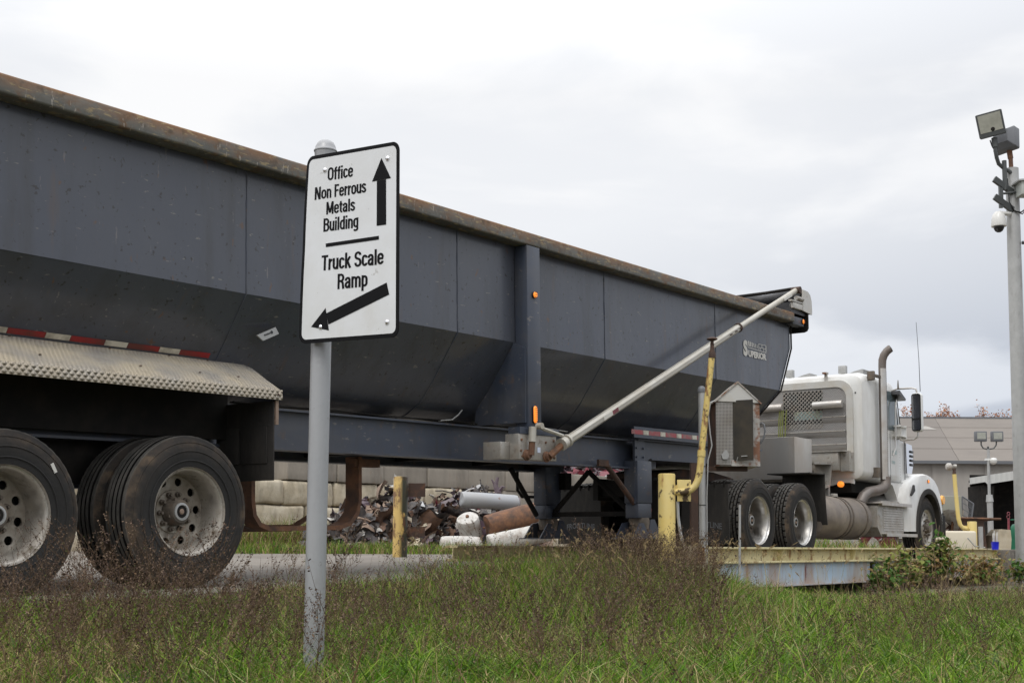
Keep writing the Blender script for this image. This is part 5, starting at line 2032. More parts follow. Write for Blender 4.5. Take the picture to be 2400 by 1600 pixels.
heap('scrap_heap', 'heap of crushed dark and brown scrap metal in front of the block wall', (-2.7, 27.8, .25), 1.75, 1.3, 1.35, 1000, ['scrapA', 'scrapB', 'scrapC', 'scrapD', 'scrapF', 'cream', 'tan'], [9, 4, 1.2, 1.0, 2, .6, 1.5], .30, 3)
heap('scrap_heap', 'lower crushed scrap metal with twisted strips right of the peeling bollard', (-1.0, 28.9, .25), 1.7, 1.2, 1.42, 1000, ['scrapA', 'scrapB', 'scrapC', 'scrapF', 'scrapD', 'scrapE', 'tan'], [10, 2.5, 1.2, 2, .8, .6, 1.5], .30, 5)
heap('scrap_heap', 'small pile of blue, white and cardboard scrap on top of the block wall', (-6.15, 33.2, 2.0), 1.1, 1.0, 1.0, 130, ['scrapA', 'scrapD', 'scrapblue', 'cardboard', 'scrapC'], [4, 4, 3, 2, 3], .38, 8)
heap('scrap_heap', 'crushed maroon and grey car bodies heaped behind the concrete wall', (3.3, 41, 1.7), 3.2, 1.5, 1.7, 240, ['scrapE', 'scrapF', 'scrapA', 'scrapC', 'scrapD'], [6, 5, 5, 1, 1], .6, 11)
heap('scrap_heap', 'low tangle of black scrap seen above the truck rear tyres', (8.2, 37, 1.0), 3.0, 1.5, 1.35, 240, ['scrapA', 'scrapC', 'scrapF', 'scrapD'], [9, 1, 2, 1], .4, 12)
heap('scrap_heap', 'thin line of dark scrap along the top of the concrete wall', (-1.2, 37.6, 2.1), 2.8, .8, .95, 160, ['scrapA', 'scrapF', 'scrapC', 'scrapE'], [6, 4, 1, 2], .35, 13)
heap('scrap_heap', 'white and red crumpled scrap heap at the right beside the rusty skip', (10.1, 33.0, .3), 1.1, .9, 1.25, 200, ['scrapD', 'scrapA', 'scrapE', 'scrapB'], [9, 2, 1, 1], .5, 17)


def tank(name, label, c, ax, L_, r, m_, dent=0, cat='scrap tank'):
    mb = MB()
    prof_ = [(0, -L_ / 2 - .03), (r * .6, -L_ / 2 - .025), (r * .93, -L_ / 2), (r, -L_ / 2 + .04), (r, -L_ / 6), (r, L_ / 6), (r, L_ / 2 - .04), (r * .93, L_ / 2), (r * .6, L_ / 2 + .02), (0, L_ / 2 + .025)]
    mb.lathe(prof_, ax='z', seg=28)
    if dent:
        mb.v = [tuple(Vector(p) * (1 + dent * noise.noise(Vector(p) * 4))) for p in mb.v]
    z = Vector(ax).normalized()
    o = mb.build(name, m_, sharp=50)
    mb2 = MB()
    mb2.lathe([(r * .15, L_ / 2 + .02), (r * .15, L_ / 2 + .06), (0, L_ / 2 + .06)], ax='z', seg=12)
    mb2.lathe([(r * .1, -L_ / 2 - .03), (r * .1, -L_ / 2 - .07), (0, -L_ / 2 - .07)], o=(r * .4, 0, 0), ax='z', seg=10)
    mb2.build('pipe_fitting', 'rust', o)
    o.rotation_mode = 'QUATERNION'
    o.rotation_quaternion = z.to_track_quat('Z', 'Y')
    o.location = c
    return tag(o, label, cat)


greyt = mat('grey_tank', (.32, .33, .345), .5, .2, [((.33, .32, .31), 3, .45, .7, .7), ((.2, .13, .1), 8, .64, .70, .8)], [('noise', 5, .3)])
tank('scrap_tank', 'long pale grey cylinder lying on top of the scrap heap', (-.48, 27.0, 1.40), (1, .25, -.05), 1.2, .165, greyt, .09)
tank('scrap_tank', 'rusty brown crushed water heater lying right on the scrap heap', (.02, 26.3, .98), (1, .3, .28), 1.1, .25, 'rust', .10)
tank('scrap_tank', 'short white tank standing tilted with end cap facing the camera', (-.86, 26.2, .84), (-.15, -.55, .8), .45, .235, 'scrapD', .05)
tank('scrap_tank', 'long white dented cylinder sloping at the foot of the heap', (.15, 25.6, .62), (1, .2, .22), 1.25, .19, 'scrapD', .08)
tank('scrap_tank', 'half buried white tank at the foot of the heap, left of the sloping one', (-1.0, 25.4, .45), (1, .1, .0), .8, .20, 'scrapD', .10)
tank('scrap_tank', 'small copper brown drum beside the trailer landing leg', (.78, 26.6, .86), (.6, .5, .5), .35, .16, 'rust', .1)
mb = MB()
pts = [(-.35, 28.0, 1.35), (-.30, 28.0, 1.62), (-.36, 28.0, 1.78), (-.30, 28.0, 1.95)]
mb.tube(pts, [.09, .07, .05, .03], 6)
mb.tube([(-.32, 28, 1.6), (-.2, 28, 1.75), (-.15, 28.05, 1.74)], [.05, .035, .01], 6)
mb.tube([(-.33, 28, 1.72), (-.45, 28, 1.9)], [.04, .015], 6)
mb.v = [tuple(Vector(p) + .03 * noise.noise_vector(Vector(p) * 9)) for p in mb.v]
tag(mb.build('scrap_piece', 'scrapF', sharp=20), 'twisted grey metal strip sticking up from the scrap heap', 'scrap metal')
# pale rubble
mb = MB()
for k in range(6):
    crumple(mb, (rnd.uniform(-.3, .3), rnd.uniform(-.1, .1), rnd.uniform(.0, .12)), .3, 900 + k, .3)
o = mb.build('rubble', 'concrete', loc=(-1.85, 24.3, .42), fix=False)
o['label'], o['category'], o['kind'] = 'pale broken rubble in the grass right of the peeling bollard', 'rubble', 'stuff'
mb = MB()
mb.box(-.28, .28, -.2, .2, 0, .09, .02)
tag(mb.build('teal_crate', 'teal', loc=(.95, 23.5, .36)), 'flat teal crate in weeds below the trailer landing leg', 'crate')

# ------------------------------------------------------------------ warehouse
BD = thing('warehouse', 'large beige metal warehouse with shallow pitched roof in the background', 'building', at(22, 73, .2))
mb = MB()
x0, x1 = -16, 22
V = [(x0, 0, 0), (x1, 0, 0)]
# corrugated cladding panels, each its own part
pw = 3.0
xa = x0
shared = None
while xa < x1 - .1:
    mb = MB()
    n = 20
    top, bot = [], []
    for k in range(n + 1):
        q = k / n * (pw - .015)
        yy = -.035 if (k % 4) in (1, 2) else 0
        bot.append((q, yy, 0))
        top.append((q, yy, 5.215))
    mb.add(bot + top, [(k, k + 1, n + 2 + k, n + 1 + k) for k in range(n)])
    if shared is None:
        o = mb.build('wall_panel', 'wallmetal', BD, loc=(xa, 0, 0), sharp=20, fix=False)
        shared = o
    else:
        o = shared.copy()
        COL.objects.link(o)
        o.location = (xa, 0, 0)
    xa += pw
mb = MB()
mb.box(x0, x1, .1, 26, 0, 5.1)
mb.build('inner_wall', 'wallmetal', BD)
# roof: two shallow planes; panel strips run along the slope in courses
ry0, rz0, ry1, rz1 = -.35, 5.22, 15.0, 9.22
for r_ in range(4):
    t0, t1 = r_ / 4, (r_ + 1) / 4
    ya, za = ry0 + (ry1 - ry0) * t0, rz0 + (rz1 - rz0) * t0
    yb, zb = ry0 + (ry1 - ry0) * t1, rz0 + (rz1 - rz0) * t1
    lift = .008
    for (xa0, xa1, xb0, xb1, m_) in ((x0 - 3, 3.42 + (7.2 - 3.42) * (t0), x0 - 3, 3.42 + (7.2 - 3.42) * t1, 'roofmetal2'), (3.42 + 3.78 * t0 + .02, x1, 3.42 + 3.78 * t1 + .02, x1, 'roofmetal')):
        mb = MB()
        mb.add([(xa0, ya - .05, za + lift), (xa1, ya - .05, za + lift), (xb1, yb, zb), (xb0, yb, zb), (xa0, ya - .05, za - .06), (xa1, ya - .05, za - .06), (xb1, yb, zb - .08), (xb0, yb, zb - .08)],
               [(0, 1, 2, 3), (7, 6, 5, 4), (0, 4, 5, 1), (1, 5, 6, 2), (2, 6, 7, 3), (3, 7, 4, 0)])
        mb.build('roof_panel', m_, BD)
mb = MB()
mb.box(x0 - 3, x1 + .3, -.48, -.34, 5.06, 5.235)
mb.box(x0 - 3, x1 + .3, 14.9, 15.2, 9.2, 9.32)
mb.build('gutter', 'lamp_grey', BD)
mb = MB()
mb.add([(4.75, 10.2, 8.0), (5.75, 10.2, 8.0), (5.45, 11.5, 8.34), (4.75, 11.5, 8.34)], [(0, 1, 2, 3)])
mb.build('skylight', 'skylight', BD)
mb = MB()
mb.add([(x0 - 3, 15.1, 9.2), (x1, 15.1, 9.2), (x1, 30, 5.2), (x0 - 3, 30, 5.2)], [(0, 1, 2, 3)])
mb.build('roof_back', 'roofmetal', BD)
# lean-to with pale fascia and dark opening
LT = thing('lean_to', 'open sided lean-to with pale corrugated fascia and dark interior by the warehouse', 'shed', at(21.4, 60, .2))
mb = MB()
xs = np.linspace(.08, 5.5, 46)
V, F = [], []
for i, xx in enumerate(xs):
    zt = 3.40 + (.50 * (xx / 2.45) if xx > 0 else 0) * .78
    zt = 3.22 + .16 * xx
    yy = .03 if i % 2 else 0
    V += [(xx, yy, zt + .33), (xx, yy, zt + .33 - (.42 if xx > .9 else .30))]
for i in range(len(xs) - 1):
    F.append((2 * i, 2 * i + 2, 2 * i + 3, 2 * i + 1))
mb.add(V, F)
mb.build('fascia', 'canopy', LT, sharp=10, fix=False)
mb = MB()
mb.add([(.1, .05, 3.5), (5.6, .05, 4.40), (5.6, 3.4, 4.5), (1.25, 3.4, 3.6), (.1, .05, 3.4), (5.6, .05, 4.30), (5.6, 3.4, 4.4), (1.25, 3.4, 3.5)], [(0, 1, 2, 3), (7, 6, 5, 4), (0, 4, 5, 1), (1, 5, 6, 2), (2, 6, 7, 3), (3, 7, 4, 0)])
mb.build('canopy_roof', 'dark', LT)  # underside coloured black as the shade beneath the roof
mb = MB()
mb.prism([(.95, 0), (1.10, 0), (1.30, 3.2), (.70, 3.2)], .2, .35)
mb.box(1.3, 5.6, 3.3, 3.4, 0, 3.9)
mb.box(1.2, 1.3, 1.2, 3.4, 0, 3.3)
mb.box(5.5, 5.6, .3, 3.4, 0, 4.2)
mb.build('interior_wall', 'dark', LT)  # black walls paint in the shade of the opening
# things in front of the warehouse
def simple(name, label, cat, mb, m_, loc, **kw):
    o = mb.build(name, m_, loc=loc, **kw)
    return tag(o, label, cat)


mb = MB()
mb.box(0, .5, 0, .4, 0, 1.5, .02)
o = simple('steel_cabinet', 'tall olive grey steel cabinet standing behind the far gooseneck lamp', 'cabinet', mb, mat('olive_sheet', (.24, .235, .19), .6), (11.45, 34, .35))
mb = MB()
mb.tube([(0, 0, 0), (.12, 0, 1.45)], .02, 6)
mb.tube([(.22, 0, 0), (.42, 0, 1.25)], .02, 6)
mb.tube([(.12, 0, 1.45), (.42, 0, 1.25)], .02, 6)
for k in range(9):
    t = k / 9
    mb.tube([(.12 * t, 0, 1.45 * t), (.22 + .20 * t, 0, 1.25 * t)], .008, 4)
    mb.tube([(.22 * t + .0, 0, 0), (.12 + .30 * t, 0, 1.45 - .2 * t)], .008, 4)
simple('mesh_panel', 'leaning grey wire mesh panel next to the olive cabinet', 'mesh panel', mb, 'lamp_grey', (11.95, 34.3, .4))
SKP = thing('scrap_skip', 'rusty brown open steel skip with slanted ends at right', 'skip', at(10.6, 33, .15))
mb = MB()
mb.loft([[(-.35, 0, .30), (1.62, 0, .30), (1.62, 1.6, .30), (-.35, 1.6, .30)], [(-.9, -.02, .62), (1.55, 0, 1.0), (1.55, 1.6, 1.0), (-.9, 1.6, .62)], [(.05, -.05, 1.08), (1.95, -.05, 1.05), (1.95, 1.65, 1.05), (.05, 1.65, 1.08)]], cap=False)
mb.add([(-.35, 0, .30), (1.62, 0, .30), (1.62, 1.6, .30), (-.35, 1.6, .30)], [(0, 1, 2, 3)])
mb.build('skip_body', 'rustdark', SKP)
mb = MB()
mb.box(-.35, 1.62, -.02, 1.6, -.1, .30)
mb.build('skip_base', 'rustdark', SKP)
mb = MB()
mb.tube([(0, -.06, 1.10), (1.97, -.06, 1.07)], .03, 6)
mb.tube([(.62, -.10, .2), (.72, -.10, 1.0)], .035, 6)
mb.build('skip_rim', 'rust', SKP)
mb = MB()
mb.box(0, .95, 0, 1.0, 0, .66, .05)
simple('plastic_tank', 'cream coloured square plastic tank right of the truck front wheel', 'tank', mb, 'cream', (9.75, 29.5, .20), sharp=60)
mb = MB()
mb.prism([(0, 0), (.8, 0), (.8, .55), (.68, .72), (.15, .76), (.0, .6)], 0, .7)
simple('concrete_block_barrier', 'rounded grey concrete block with lifting hook right of the skip', 'concrete block', mb, 'concrete', (12.45, 33, .20))
mb = MB()
mb.prism([(0, 0), (.9, 0), (.9, .6), (.82, .72), (.12, .74), (.0, .62)], 0, .7)
simple('concrete_block_barrier', 'tan concrete block behind the white scrap pile near the mesh panel', 'concrete block', mb, 'concrete', (12.15, 37, .95))
mb = MB()
mb.tube([(0, 0, 0), (.01, 0, .32)], .03, 6)
mb.lathe([(.04, -.01), (.05, 0), (.04, .01), (.03, 0)], o=(.0, 0, .36), seg=14, close=True)
mb.lathe([(.035, -.01), (.045, 0), (.035, .01), (.025, 0)], o=(.01, 0, .45), seg=14, close=True)
simple('lifting_hook', 'small red chain rings upright on the rounded concrete block', 'hook', mb, 'scrapE', (12.9, 33.3, .92))
GB = thing('waste_bin', 'dark green metal bin with sloped lid near the lamp pole', 'bin', at(12.15, 31, .2))
mb = MB()
mb.prism([(.12, .50), (.52, .62), (.52, .95), (.14, .85), (.10, .78)], 0, .5)
mb.prism([(.10, .24), (.45, .24), (.45, .62), (.12, .50)], 0, .5)
mb.build('bin_body', 'green', GB)
mb = MB()
mb.box(.11, .54, -.02, .52, .955, .985)
mb.build('bin_lid', 'green', GB)
mb = MB()
mb.prism([(-.05, 0), (.9, 0), (.9, .9), (.62, .86)], -.05, .6)
simple('concrete_ramp_block', 'sloped pale concrete block with triangular side next to the green bin', 'concrete block', mb, 'concrete2', (12.3, 30.6, .22))
mb = MB()
mb.lathe([(.055, 0), (.066, .13), (.07, .135)], ax='z', seg=20)
BK = thing('blue_bucket', 'bright blue bucket of white tubes sitting on the concrete pier', 'bucket', at(8.36, 22.2, .44))
mb.build('bucket', 'blue', BK)
for (a, b, h) in ((-.03, 0, .27), (.0, .02, .31), (.03, -.01, .26), (.045, .02, .29)):
    mb = MB()
    mb.lathe([(.013, .03), (.013, h), (.006, h + .015), (0, h + .015)], o=(a, b, 0), ax='z', seg=8)
    mb.build('white_tube', 'scrapD', BK)
mb = MB()
mb.tube([(-.32, 0, .2), (-.20, 0, .06), (-.02, 0, .035)], .012, 6)
mb.box(-.12, -.06, -.03, .03, .0, .40)
simple('metal_rod', 'grey upright steel bar with thin bent rod left of the bucket', 'steel bar', mb, 'galv', (8.28, 22.4, .44))
# far twin lamp
TLp = thing('twin_lamp_pole', 'distant slim pole with two floodlights on a U bracket before the warehouse', 'lamp pole', at(16.79, 45, .2))
mb = MB()
mb.tube([(.02, 0, 0), (.01, 0, 1.9)], .10, 12)
mb.tube([(.01, 0, 1.9), (.0, 0, 2.15)], [.13, .10], 12)
mb.tube([(.0, 0, 2.1), (.0, 0, 3.75)], .05, 12)
mb.build('pole', 'galv', TLp)
mb = MB()
mb.tube([(-.24, 0, 4.05), (-.24, 0, 3.9), (-.17, 0, 3.78), (0, 0, 3.75), (.20, 0, 3.78), (.29, 0, 3.9), (.30, 0, 4.05)], .025, 8)
mb.tube([(0, 0, 3.5), (0, 0, 3.85)], .035, 8)
mb.build('u_bracket', 'lamp_housing', TLp)
for xx in (-.26, .32):
    mb = MB()
    mb.box(xx - .2, xx + .2, -.1, .1, 4.02, 4.38, .02)
    fl_ = mb.build('floodlight', 'lamp_grey', TLp)
    mb = MB()
    mb.box(xx - .15, xx + .15, -.108, -.102, 4.10, 4.33)
    mb.build('lamp_glass', 'cloudyglass', fl_)
mb = MB()
mb.lathe([(0, 3.45), (.09, 3.43), (.13, 3.36), (.12, 3.28), (.07, 3.22), (0, 3.20)], o=(.14, -.1, 0), ax='z', seg=16)
mb.box(-.12, .12, -.05, .05, 3.35, 3.42)
mb.build('dome_camera', 'white', TLp)


# ------------------------------------------------------------------ autumn trees beyond the roof
mleafo = [mat('orange_leaf', (.42, .19, .08), .8), mat('rust_leaf', (.30, .13, .07), .8)]
mbark = mat('bark', (.12, .095, .08), .9)
for i, (tx, ty, h, sp__) in enumerate(((26.6, 101, 11.3, 1.5), (28.6, 103, 10.9, .8), (32.5, 100, 11.0, 1.9), (35.6, 104, 11.0, 1.7), (38.0, 101, 10.9, 1.8), (41, 103, 11.1, 1.6))):
    rs = random.Random(50 + i)
    TR_ = thing('autumn_tree', ['orange leaved tree top left above the warehouse roof', 'narrow orange tree top, second from left above the roof', 'wide orange tree top in the middle above the roof', 'sparse tree top right of middle above the roof',
                                'reddish tree top near the lamp pole above the roof', 'rightmost bare orange tree top by the lamp pole'][i], 'tree', at(tx, ty, .2))
    mb = MB()
    mb.tube([(0, 0, 0), (.1, 0, h * .4), (.05, 0, h * .7)], [.28, .2, .1], 8)
    tips = []
    for k in range(26):
        z = h * rs.uniform(.45, .8)
        a = rs.uniform(0, 6.28)
        r = sp__ * rs.uniform(.4, 1.0)
        tip = Vector((r * math.cos(a), r * math.sin(a), min(h, z + rs.uniform(1.2, 3.2))))
        mb.tube([(.05, 0, z), Vector((.05, 0, z)).lerp(tip, .5) + Vector((0, 0, .2)), tip], [.06, .035, .008], 4)
        tips.append((Vector((.05, 0, z)), tip))
        for q in range(5):
            t2 = tip + Vector((rs.uniform(-.5, .5), rs.uniform(-.5, .5), rs.uniform(-.2, .7)))
            mb.tube([Vector((.05, 0, z)).lerp(tip, rs.uniform(.5, .9)), t2], [.02, .006], 3)
            tips.append((tip, t2))
    mb.build('trunk', mbark, TR_)
    mb = MB()
    for a, b in tips:
        for q in range(14):
            if rs.random() < .35 + .3 * (i in (3, 5)):
                continue
            mb.mi = rs.randrange(2)
            p = a.lerp(b, rs.uniform(.4, 1.05)) + Vector((rs.gauss(0, .14), rs.gauss(0, .14), rs.gauss(0, .14)))
            d1, d2 = Vector((rs.uniform(-1, 1), rs.uniform(-1, 1), rs.uniform(-1, 1))).normalized() * .07, Vector((rs.uniform(-1, 1), rs.uniform(-1, 1), rs.uniform(-1, 1))).normalized() * .08
            mb.add([p - d1, p + d2, p + d1, p - d2], [(0, 1, 2, 3)])
    mb.build('crown', mleafo, TR_, fix=False, kind='stuff')


# ------------------------------------------------------------------ vegetation
def leafmat(name, col, col2, tr=.22):
    m = bpy.data.materials.new(name)
    m.use_nodes = True
    t = m.node_tree
    b = t.nodes['Principled BSDF']
    co = N(t, 'ShaderNodeTexCoord').outputs['Object']
    nz = N(t, 'ShaderNodeTexNoise', {'Vector': co, 'Scale': 3.0, 'Detail': 6.0})
    mr = N(t, 'ShaderNodeMapRange', {0: nz.outputs[0], 1: .38, 2: .62})
    mixn = N(t, 'ShaderNodeMix', {'Factor': mr.outputs[0], 'A': (*col, 1), 'B': (*col2, 1)}, data_type='RGBA')
    t.links.new(mixn.outputs[2], b.inputs['Base Color'])
    b.inputs['Roughness'].default_value = .7
    b.inputs['Specular IOR Level'].default_value = .12
    if tr:
        tl = N(t, 'ShaderNodeBsdfTranslucent', {0: mixn.outputs[2]})
        ms = N(t, 'ShaderNodeMixShader', {0: tr, 1: b.outputs[0], 2: tl.outputs[0]})
        t.links.new(ms.outputs[0], t.nodes['Material Output'].inputs[0])
    return m


G1 = leafmat('grass_green', (.095, .205, .012), (.068, .155, .009))
G2 = leafmat('grass_light', (.21, .31, .035), (.15, .24, .02))
G3 = leafmat('grass_dark', (.040, .080, .018), (.060, .105, .025))
G4 = leafmat('grass_straw', (.42, .34, .17), (.31, .24, .11), .25)
G5 = leafmat('grass_brown', (.20, .125, .065), (.15, .09, .05), .2)
G6 = leafmat('grass_pale', (.30, .36, .14), (.23, .30, .10))
WB = leafmat('weed_brown', (.078, .050, .030), (.12, .078, .045), .1)
WB2 = leafmat('weed_purple', (.062, .040, .032), (.095, .062, .048), .1)
WB3 = leafmat('weed_seed', (.13, .09, .065), (.20, .14, .095), .15)
WG = leafmat('weed_leaf', (.075, .10, .028), (.12, .12, .045), .15)
SEED = leafmat('foxtail', (.42, .33, .18), (.34, .25, .13), .3)
rng = np.random.default_rng(11)


def gz(x, y):
    return np.array([ground_z(a, b) for a, b in zip(x, y)])


def mesh_np(name, V, F4, F3, M4, M3, mats, label=None, cat=None, kind='stuff'):
    me = bpy.data.meshes.new(name)
    nv = len(V)
    n4, n3 = len(F4), len(F3)
    me.vertices.add(nv)
    me.vertices.foreach_set('co', V.astype(np.float32).ravel())
    loops = np.concatenate([F4.ravel(), F3.ravel()]).astype(np.int32)
    me.loops.add(len(loops))
    me.loops.foreach_set('vertex_index', loops)
    me.polygons.add(n4 + n3)
    st_ = np.concatenate([np.arange(n4) * 4, n4 * 4 + np.arange(n3) * 3]).astype(np.int32)
    me.polygons.foreach_set('loop_start', st_)
    me.polygons.foreach_set('material_index', np.concatenate([M4, M3]).astype(np.int32))
    for m_ in mats:
        me.materials.append(m_)
    me.update(calc_edges=True)
    me.validate()
    o = bpy.data.objects.new(name, me)
    COL.objects.link(o)
    o['kind'] = kind
    if label:
        o['label'] = label
    if cat:
        o['category'] = cat
    return o


def blades(x, y, h, wdt, lean, mi, name, mats, label, cat='grass'):
    n = len(x)
    z = gz(x, y) - .01
    az_ = rng.uniform(0, 2 * PI, n)
    fa = rng.uniform(0, 2 * PI, n)
    dx, dy = np.cos(az_), np.sin(az_)
    sx, sy = np.cos(fa) * wdt / 2, np.sin(fa) * wdt / 2
    V = np.zeros((n, 7, 3))
    for k, t in enumerate((0, .38, .72)):
        off = lean * h * t ** 2
        zz = h * t * (1 - .35 * lean * t)
        wk = (1, .9, .6)[k]
        V[:, 2 * k, 0] = x + dx * off - sx * wk
        V[:, 2 * k, 1] = y + dy * off - sy * wk
        V[:, 2 * k + 1, 0] = x + dx * off + sx * wk
        V[:, 2 * k + 1, 1] = y + dy * off + sy * wk
        V[:, 2 * k, 2] = V[:, 2 * k + 1, 2] = z + zz
    V[:, 6, 0], V[:, 6, 1], V[:, 6, 2] = x + dx * lean * h, y + dy * lean * h, z + h * (1 - .35 * lean) - .25 * h * np.maximum(0, lean - .6)
    b = (np.arange(n) * 7)[:, None]
    F4 = np.concatenate([b + np.array([0, 1, 3, 2]), b + np.array([2, 3, 5, 4])])
    F3 = b + np.array([4, 5, 6])
    return mesh_np(name, V.reshape(-1, 3), F4, F3, np.concatenate([mi, mi]), mi, mats, label, cat)


def nz2(x, y, s_, o=0):
    return np.array([noise.noise(Vector((a * s_, b * s_, o))) for a, b in zip(x, y)])


def uv(x, y):
    dx, dy = x - TO.x, y - TO.y
    return dx * UH.x + dy * UH.y, dx * VH.x + dy * VH.y


def scatter(n, d0, d1, span=.46, pw=1.35):
    """points in the wedge in front of the camera, denser near it"""
    d = (d0 ** (2 - pw) + rng.random(n) * (d1 ** (2 - pw) - d0 ** (2 - pw))) ** (1 / (2 - pw))
    x = rng.uniform(-span, span, n) * d
    return x, d


def field(n, d0, d1, pw=1.35):
    x, y = scatter(n, d0, d1, .5, pw)
    u, v = uv(x, y)
    edge = .62 + .12 * nz2(x, y, 1.3, 5)
    keep = (v > edge) & ~((u > 5.2) & (v < .42)) & ((u < 6.0) | (v > .50))
    keep &= ~((np.hypot(x + .648, y - 4.248) < .045))
    # bare patch under the girder
    keep &= ~((u > 8.6) & (u < 10.6) & (v < 1.25) & (rng.random(n) < .93))
    return x[keep], y[keep], u[keep], v[keep]


# green zones: right foreground, centre-left clumps; brown zones elsewhere
def greenness(x, y, u, v):
    s_ = x / y
    g = .48 + .85 * nz2(x, y, .9, 2) + .35 * nz2(x, y, 3.1, 7)
    g += .55 * np.clip((s_ - .12) / .10, 0, 1) * np.clip((9.5 - y) / 2, 0, 1)
    g -= .25 * np.exp(-((s_ - .12) / .09) ** 2) * (y > 5)
    g += .15 * np.exp(-((y - 4.2) / .8) ** 2)
    g -= .25 * ((s_ < -.13) & (y < 6.0))
    g -= 1.1 * np.exp(-((s_ - .40) / .05) ** 2 - ((y - 4.6) / .9) ** 2)
    return np.clip(g, 0, 1)


x, y, u, v = field(240000, 2.9, 17, 1.25)
g = greenness(x, y, u, v)
r = rng.random(len(x))
r2 = rng.random(len(x))
mi = np.where(r < .28 + .55 * g, np.where(r2 < .46, 0, np.where(r2 < .72, 1, np.where(r2 < .95, 2, 5))), np.where(r2 < .60, 3, 4))
h = (.055 + .085 * rng.random(len(x)) ** 1.5 + .06 * np.clip(nz2(x, y, 1.3, 9), -.4, 1)) * (1 + .2 * (y > 8))
h = np.where(rng.random(len(x)) < .03, h * 1.9, h)
h = h * (1 - .6 * np.exp(-((x / y - .40) / .05) ** 2 - ((y - 4.6) / .9) ** 2))
h = np.where((x / y > .205) & (x / y < .275) & (y > 10.8), h * .4, h)
lean = np.clip(rng.beta(2.4, 1.8, len(x)) * 1.7, .1, 1.5)
wdt = rng.uniform(.0024, .0058, len(x)) * (1 + .06 * np.maximum(0, y - 6))
blades(x, y, h, wdt, lean, mi, 'grass', [G1, G2, G3, G4, G5, G6], 'mixed green and straw grass covering the verge in front of the truck')
# clumps of long green blades
cx, cy, _, _ = field(260, 3.3, 12, 1.0)
xs_, ys_, hs_ = [], [], []
for a, b in zip(cx, cy):
    k = rng.integers(40, 110)
    xs_.append(a + rng.normal(0, .06, k)), ys_.append(b + rng.normal(0, .06, k)), hs_.append(rng.uniform(.08, .22, k))
x, y, h = np.concatenate(xs_), np.concatenate(ys_), np.concatenate(hs_)
u, v = uv(x, y)
k = (v > .6) & ~((u > 5.2) & (v < .5))
x, y, h = x[k], y[k], h[k]
n = len(x)
blades(x, y, h, rng.uniform(.003, .0065, n), rng.uniform(.5, 1.5, n), rng.choice([0, 1, 2, 5], n, p=[.4, .3, .2, .1]), 'grass_clumps', [G1, G2, G3, G4, G5, G6], 'long fresh green grass clumps among the shorter verge grass')


gx_, gy_, gh_ = [], [], []
for (a, b, sa, sb, n, h0, h1) in ((.0, 9.4, .30, .45, 3400, .16, .36), (.70, 10.2, .35, .55, 3600, .18, .38), (.55, 8.6, .55, .9, 5200, .12, .33), (1.2, 9.4, .35, .8, 4200, .12, .36), (.9, 7.0, .5, .6, 3200, .10, .26), (-.2, 7.4, .5, .5, 2600, .08, .24), (-1.3, 5.9, .7, .35, 3000, .07, .20), (-2.1, 5.6, .6, .4, 2400, .06, .19), (4.9, 14.9, .8, .6, 2200, .08, .22), (6.3, 16.6, 1.2, .7, 2600, .08, .26)):
    gx_.append(rng.normal(a, sa, n)), gy_.append(rng.normal(b, sb, n)), gh_.append(rng.uniform(h0, h1, n))
x, y, h = np.concatenate(gx_), np.concatenate(gy_), np.concatenate(gh_)
u, v = uv(x, y)
k = (v > .66) & ~((u > 5.2) & (v < .55)) & ~((x / y > .175) & (h > .50 - .0333 * y)) & (y > 3)
x, y, h = x[k], y[k], h[k]
n = len(x)
blades(x, y, h, rng.uniform(.003, .0075, n), rng.uniform(.15, 1.1, n), rng.choice([0, 1, 2, 3, 4, 5], n, p=[.30, .24, .12, .14, .12, .08]), 'tall_grass', [G1, G2, G3, G4, G5, G6], 'taller green and yellowing grass mixed into the weeds on the rise')


# dead flower stalks with tiny seed heads
def ribbon(V, F, Mi, p, q, w_, m_, rs):
    d = (q - p)
    s_ = np.cross(d, rs.normal(0, 1, 3))
    s_ = s_ / (np.linalg.norm(s_) + 1e-9) * w_ / 2
    b = len(V)
    V += [p - s_, p + s_, q + s_ * .6, q - s_ * .6]
    F.append((b, b + 1, b + 2, b + 3))
    Mi.append(m_)


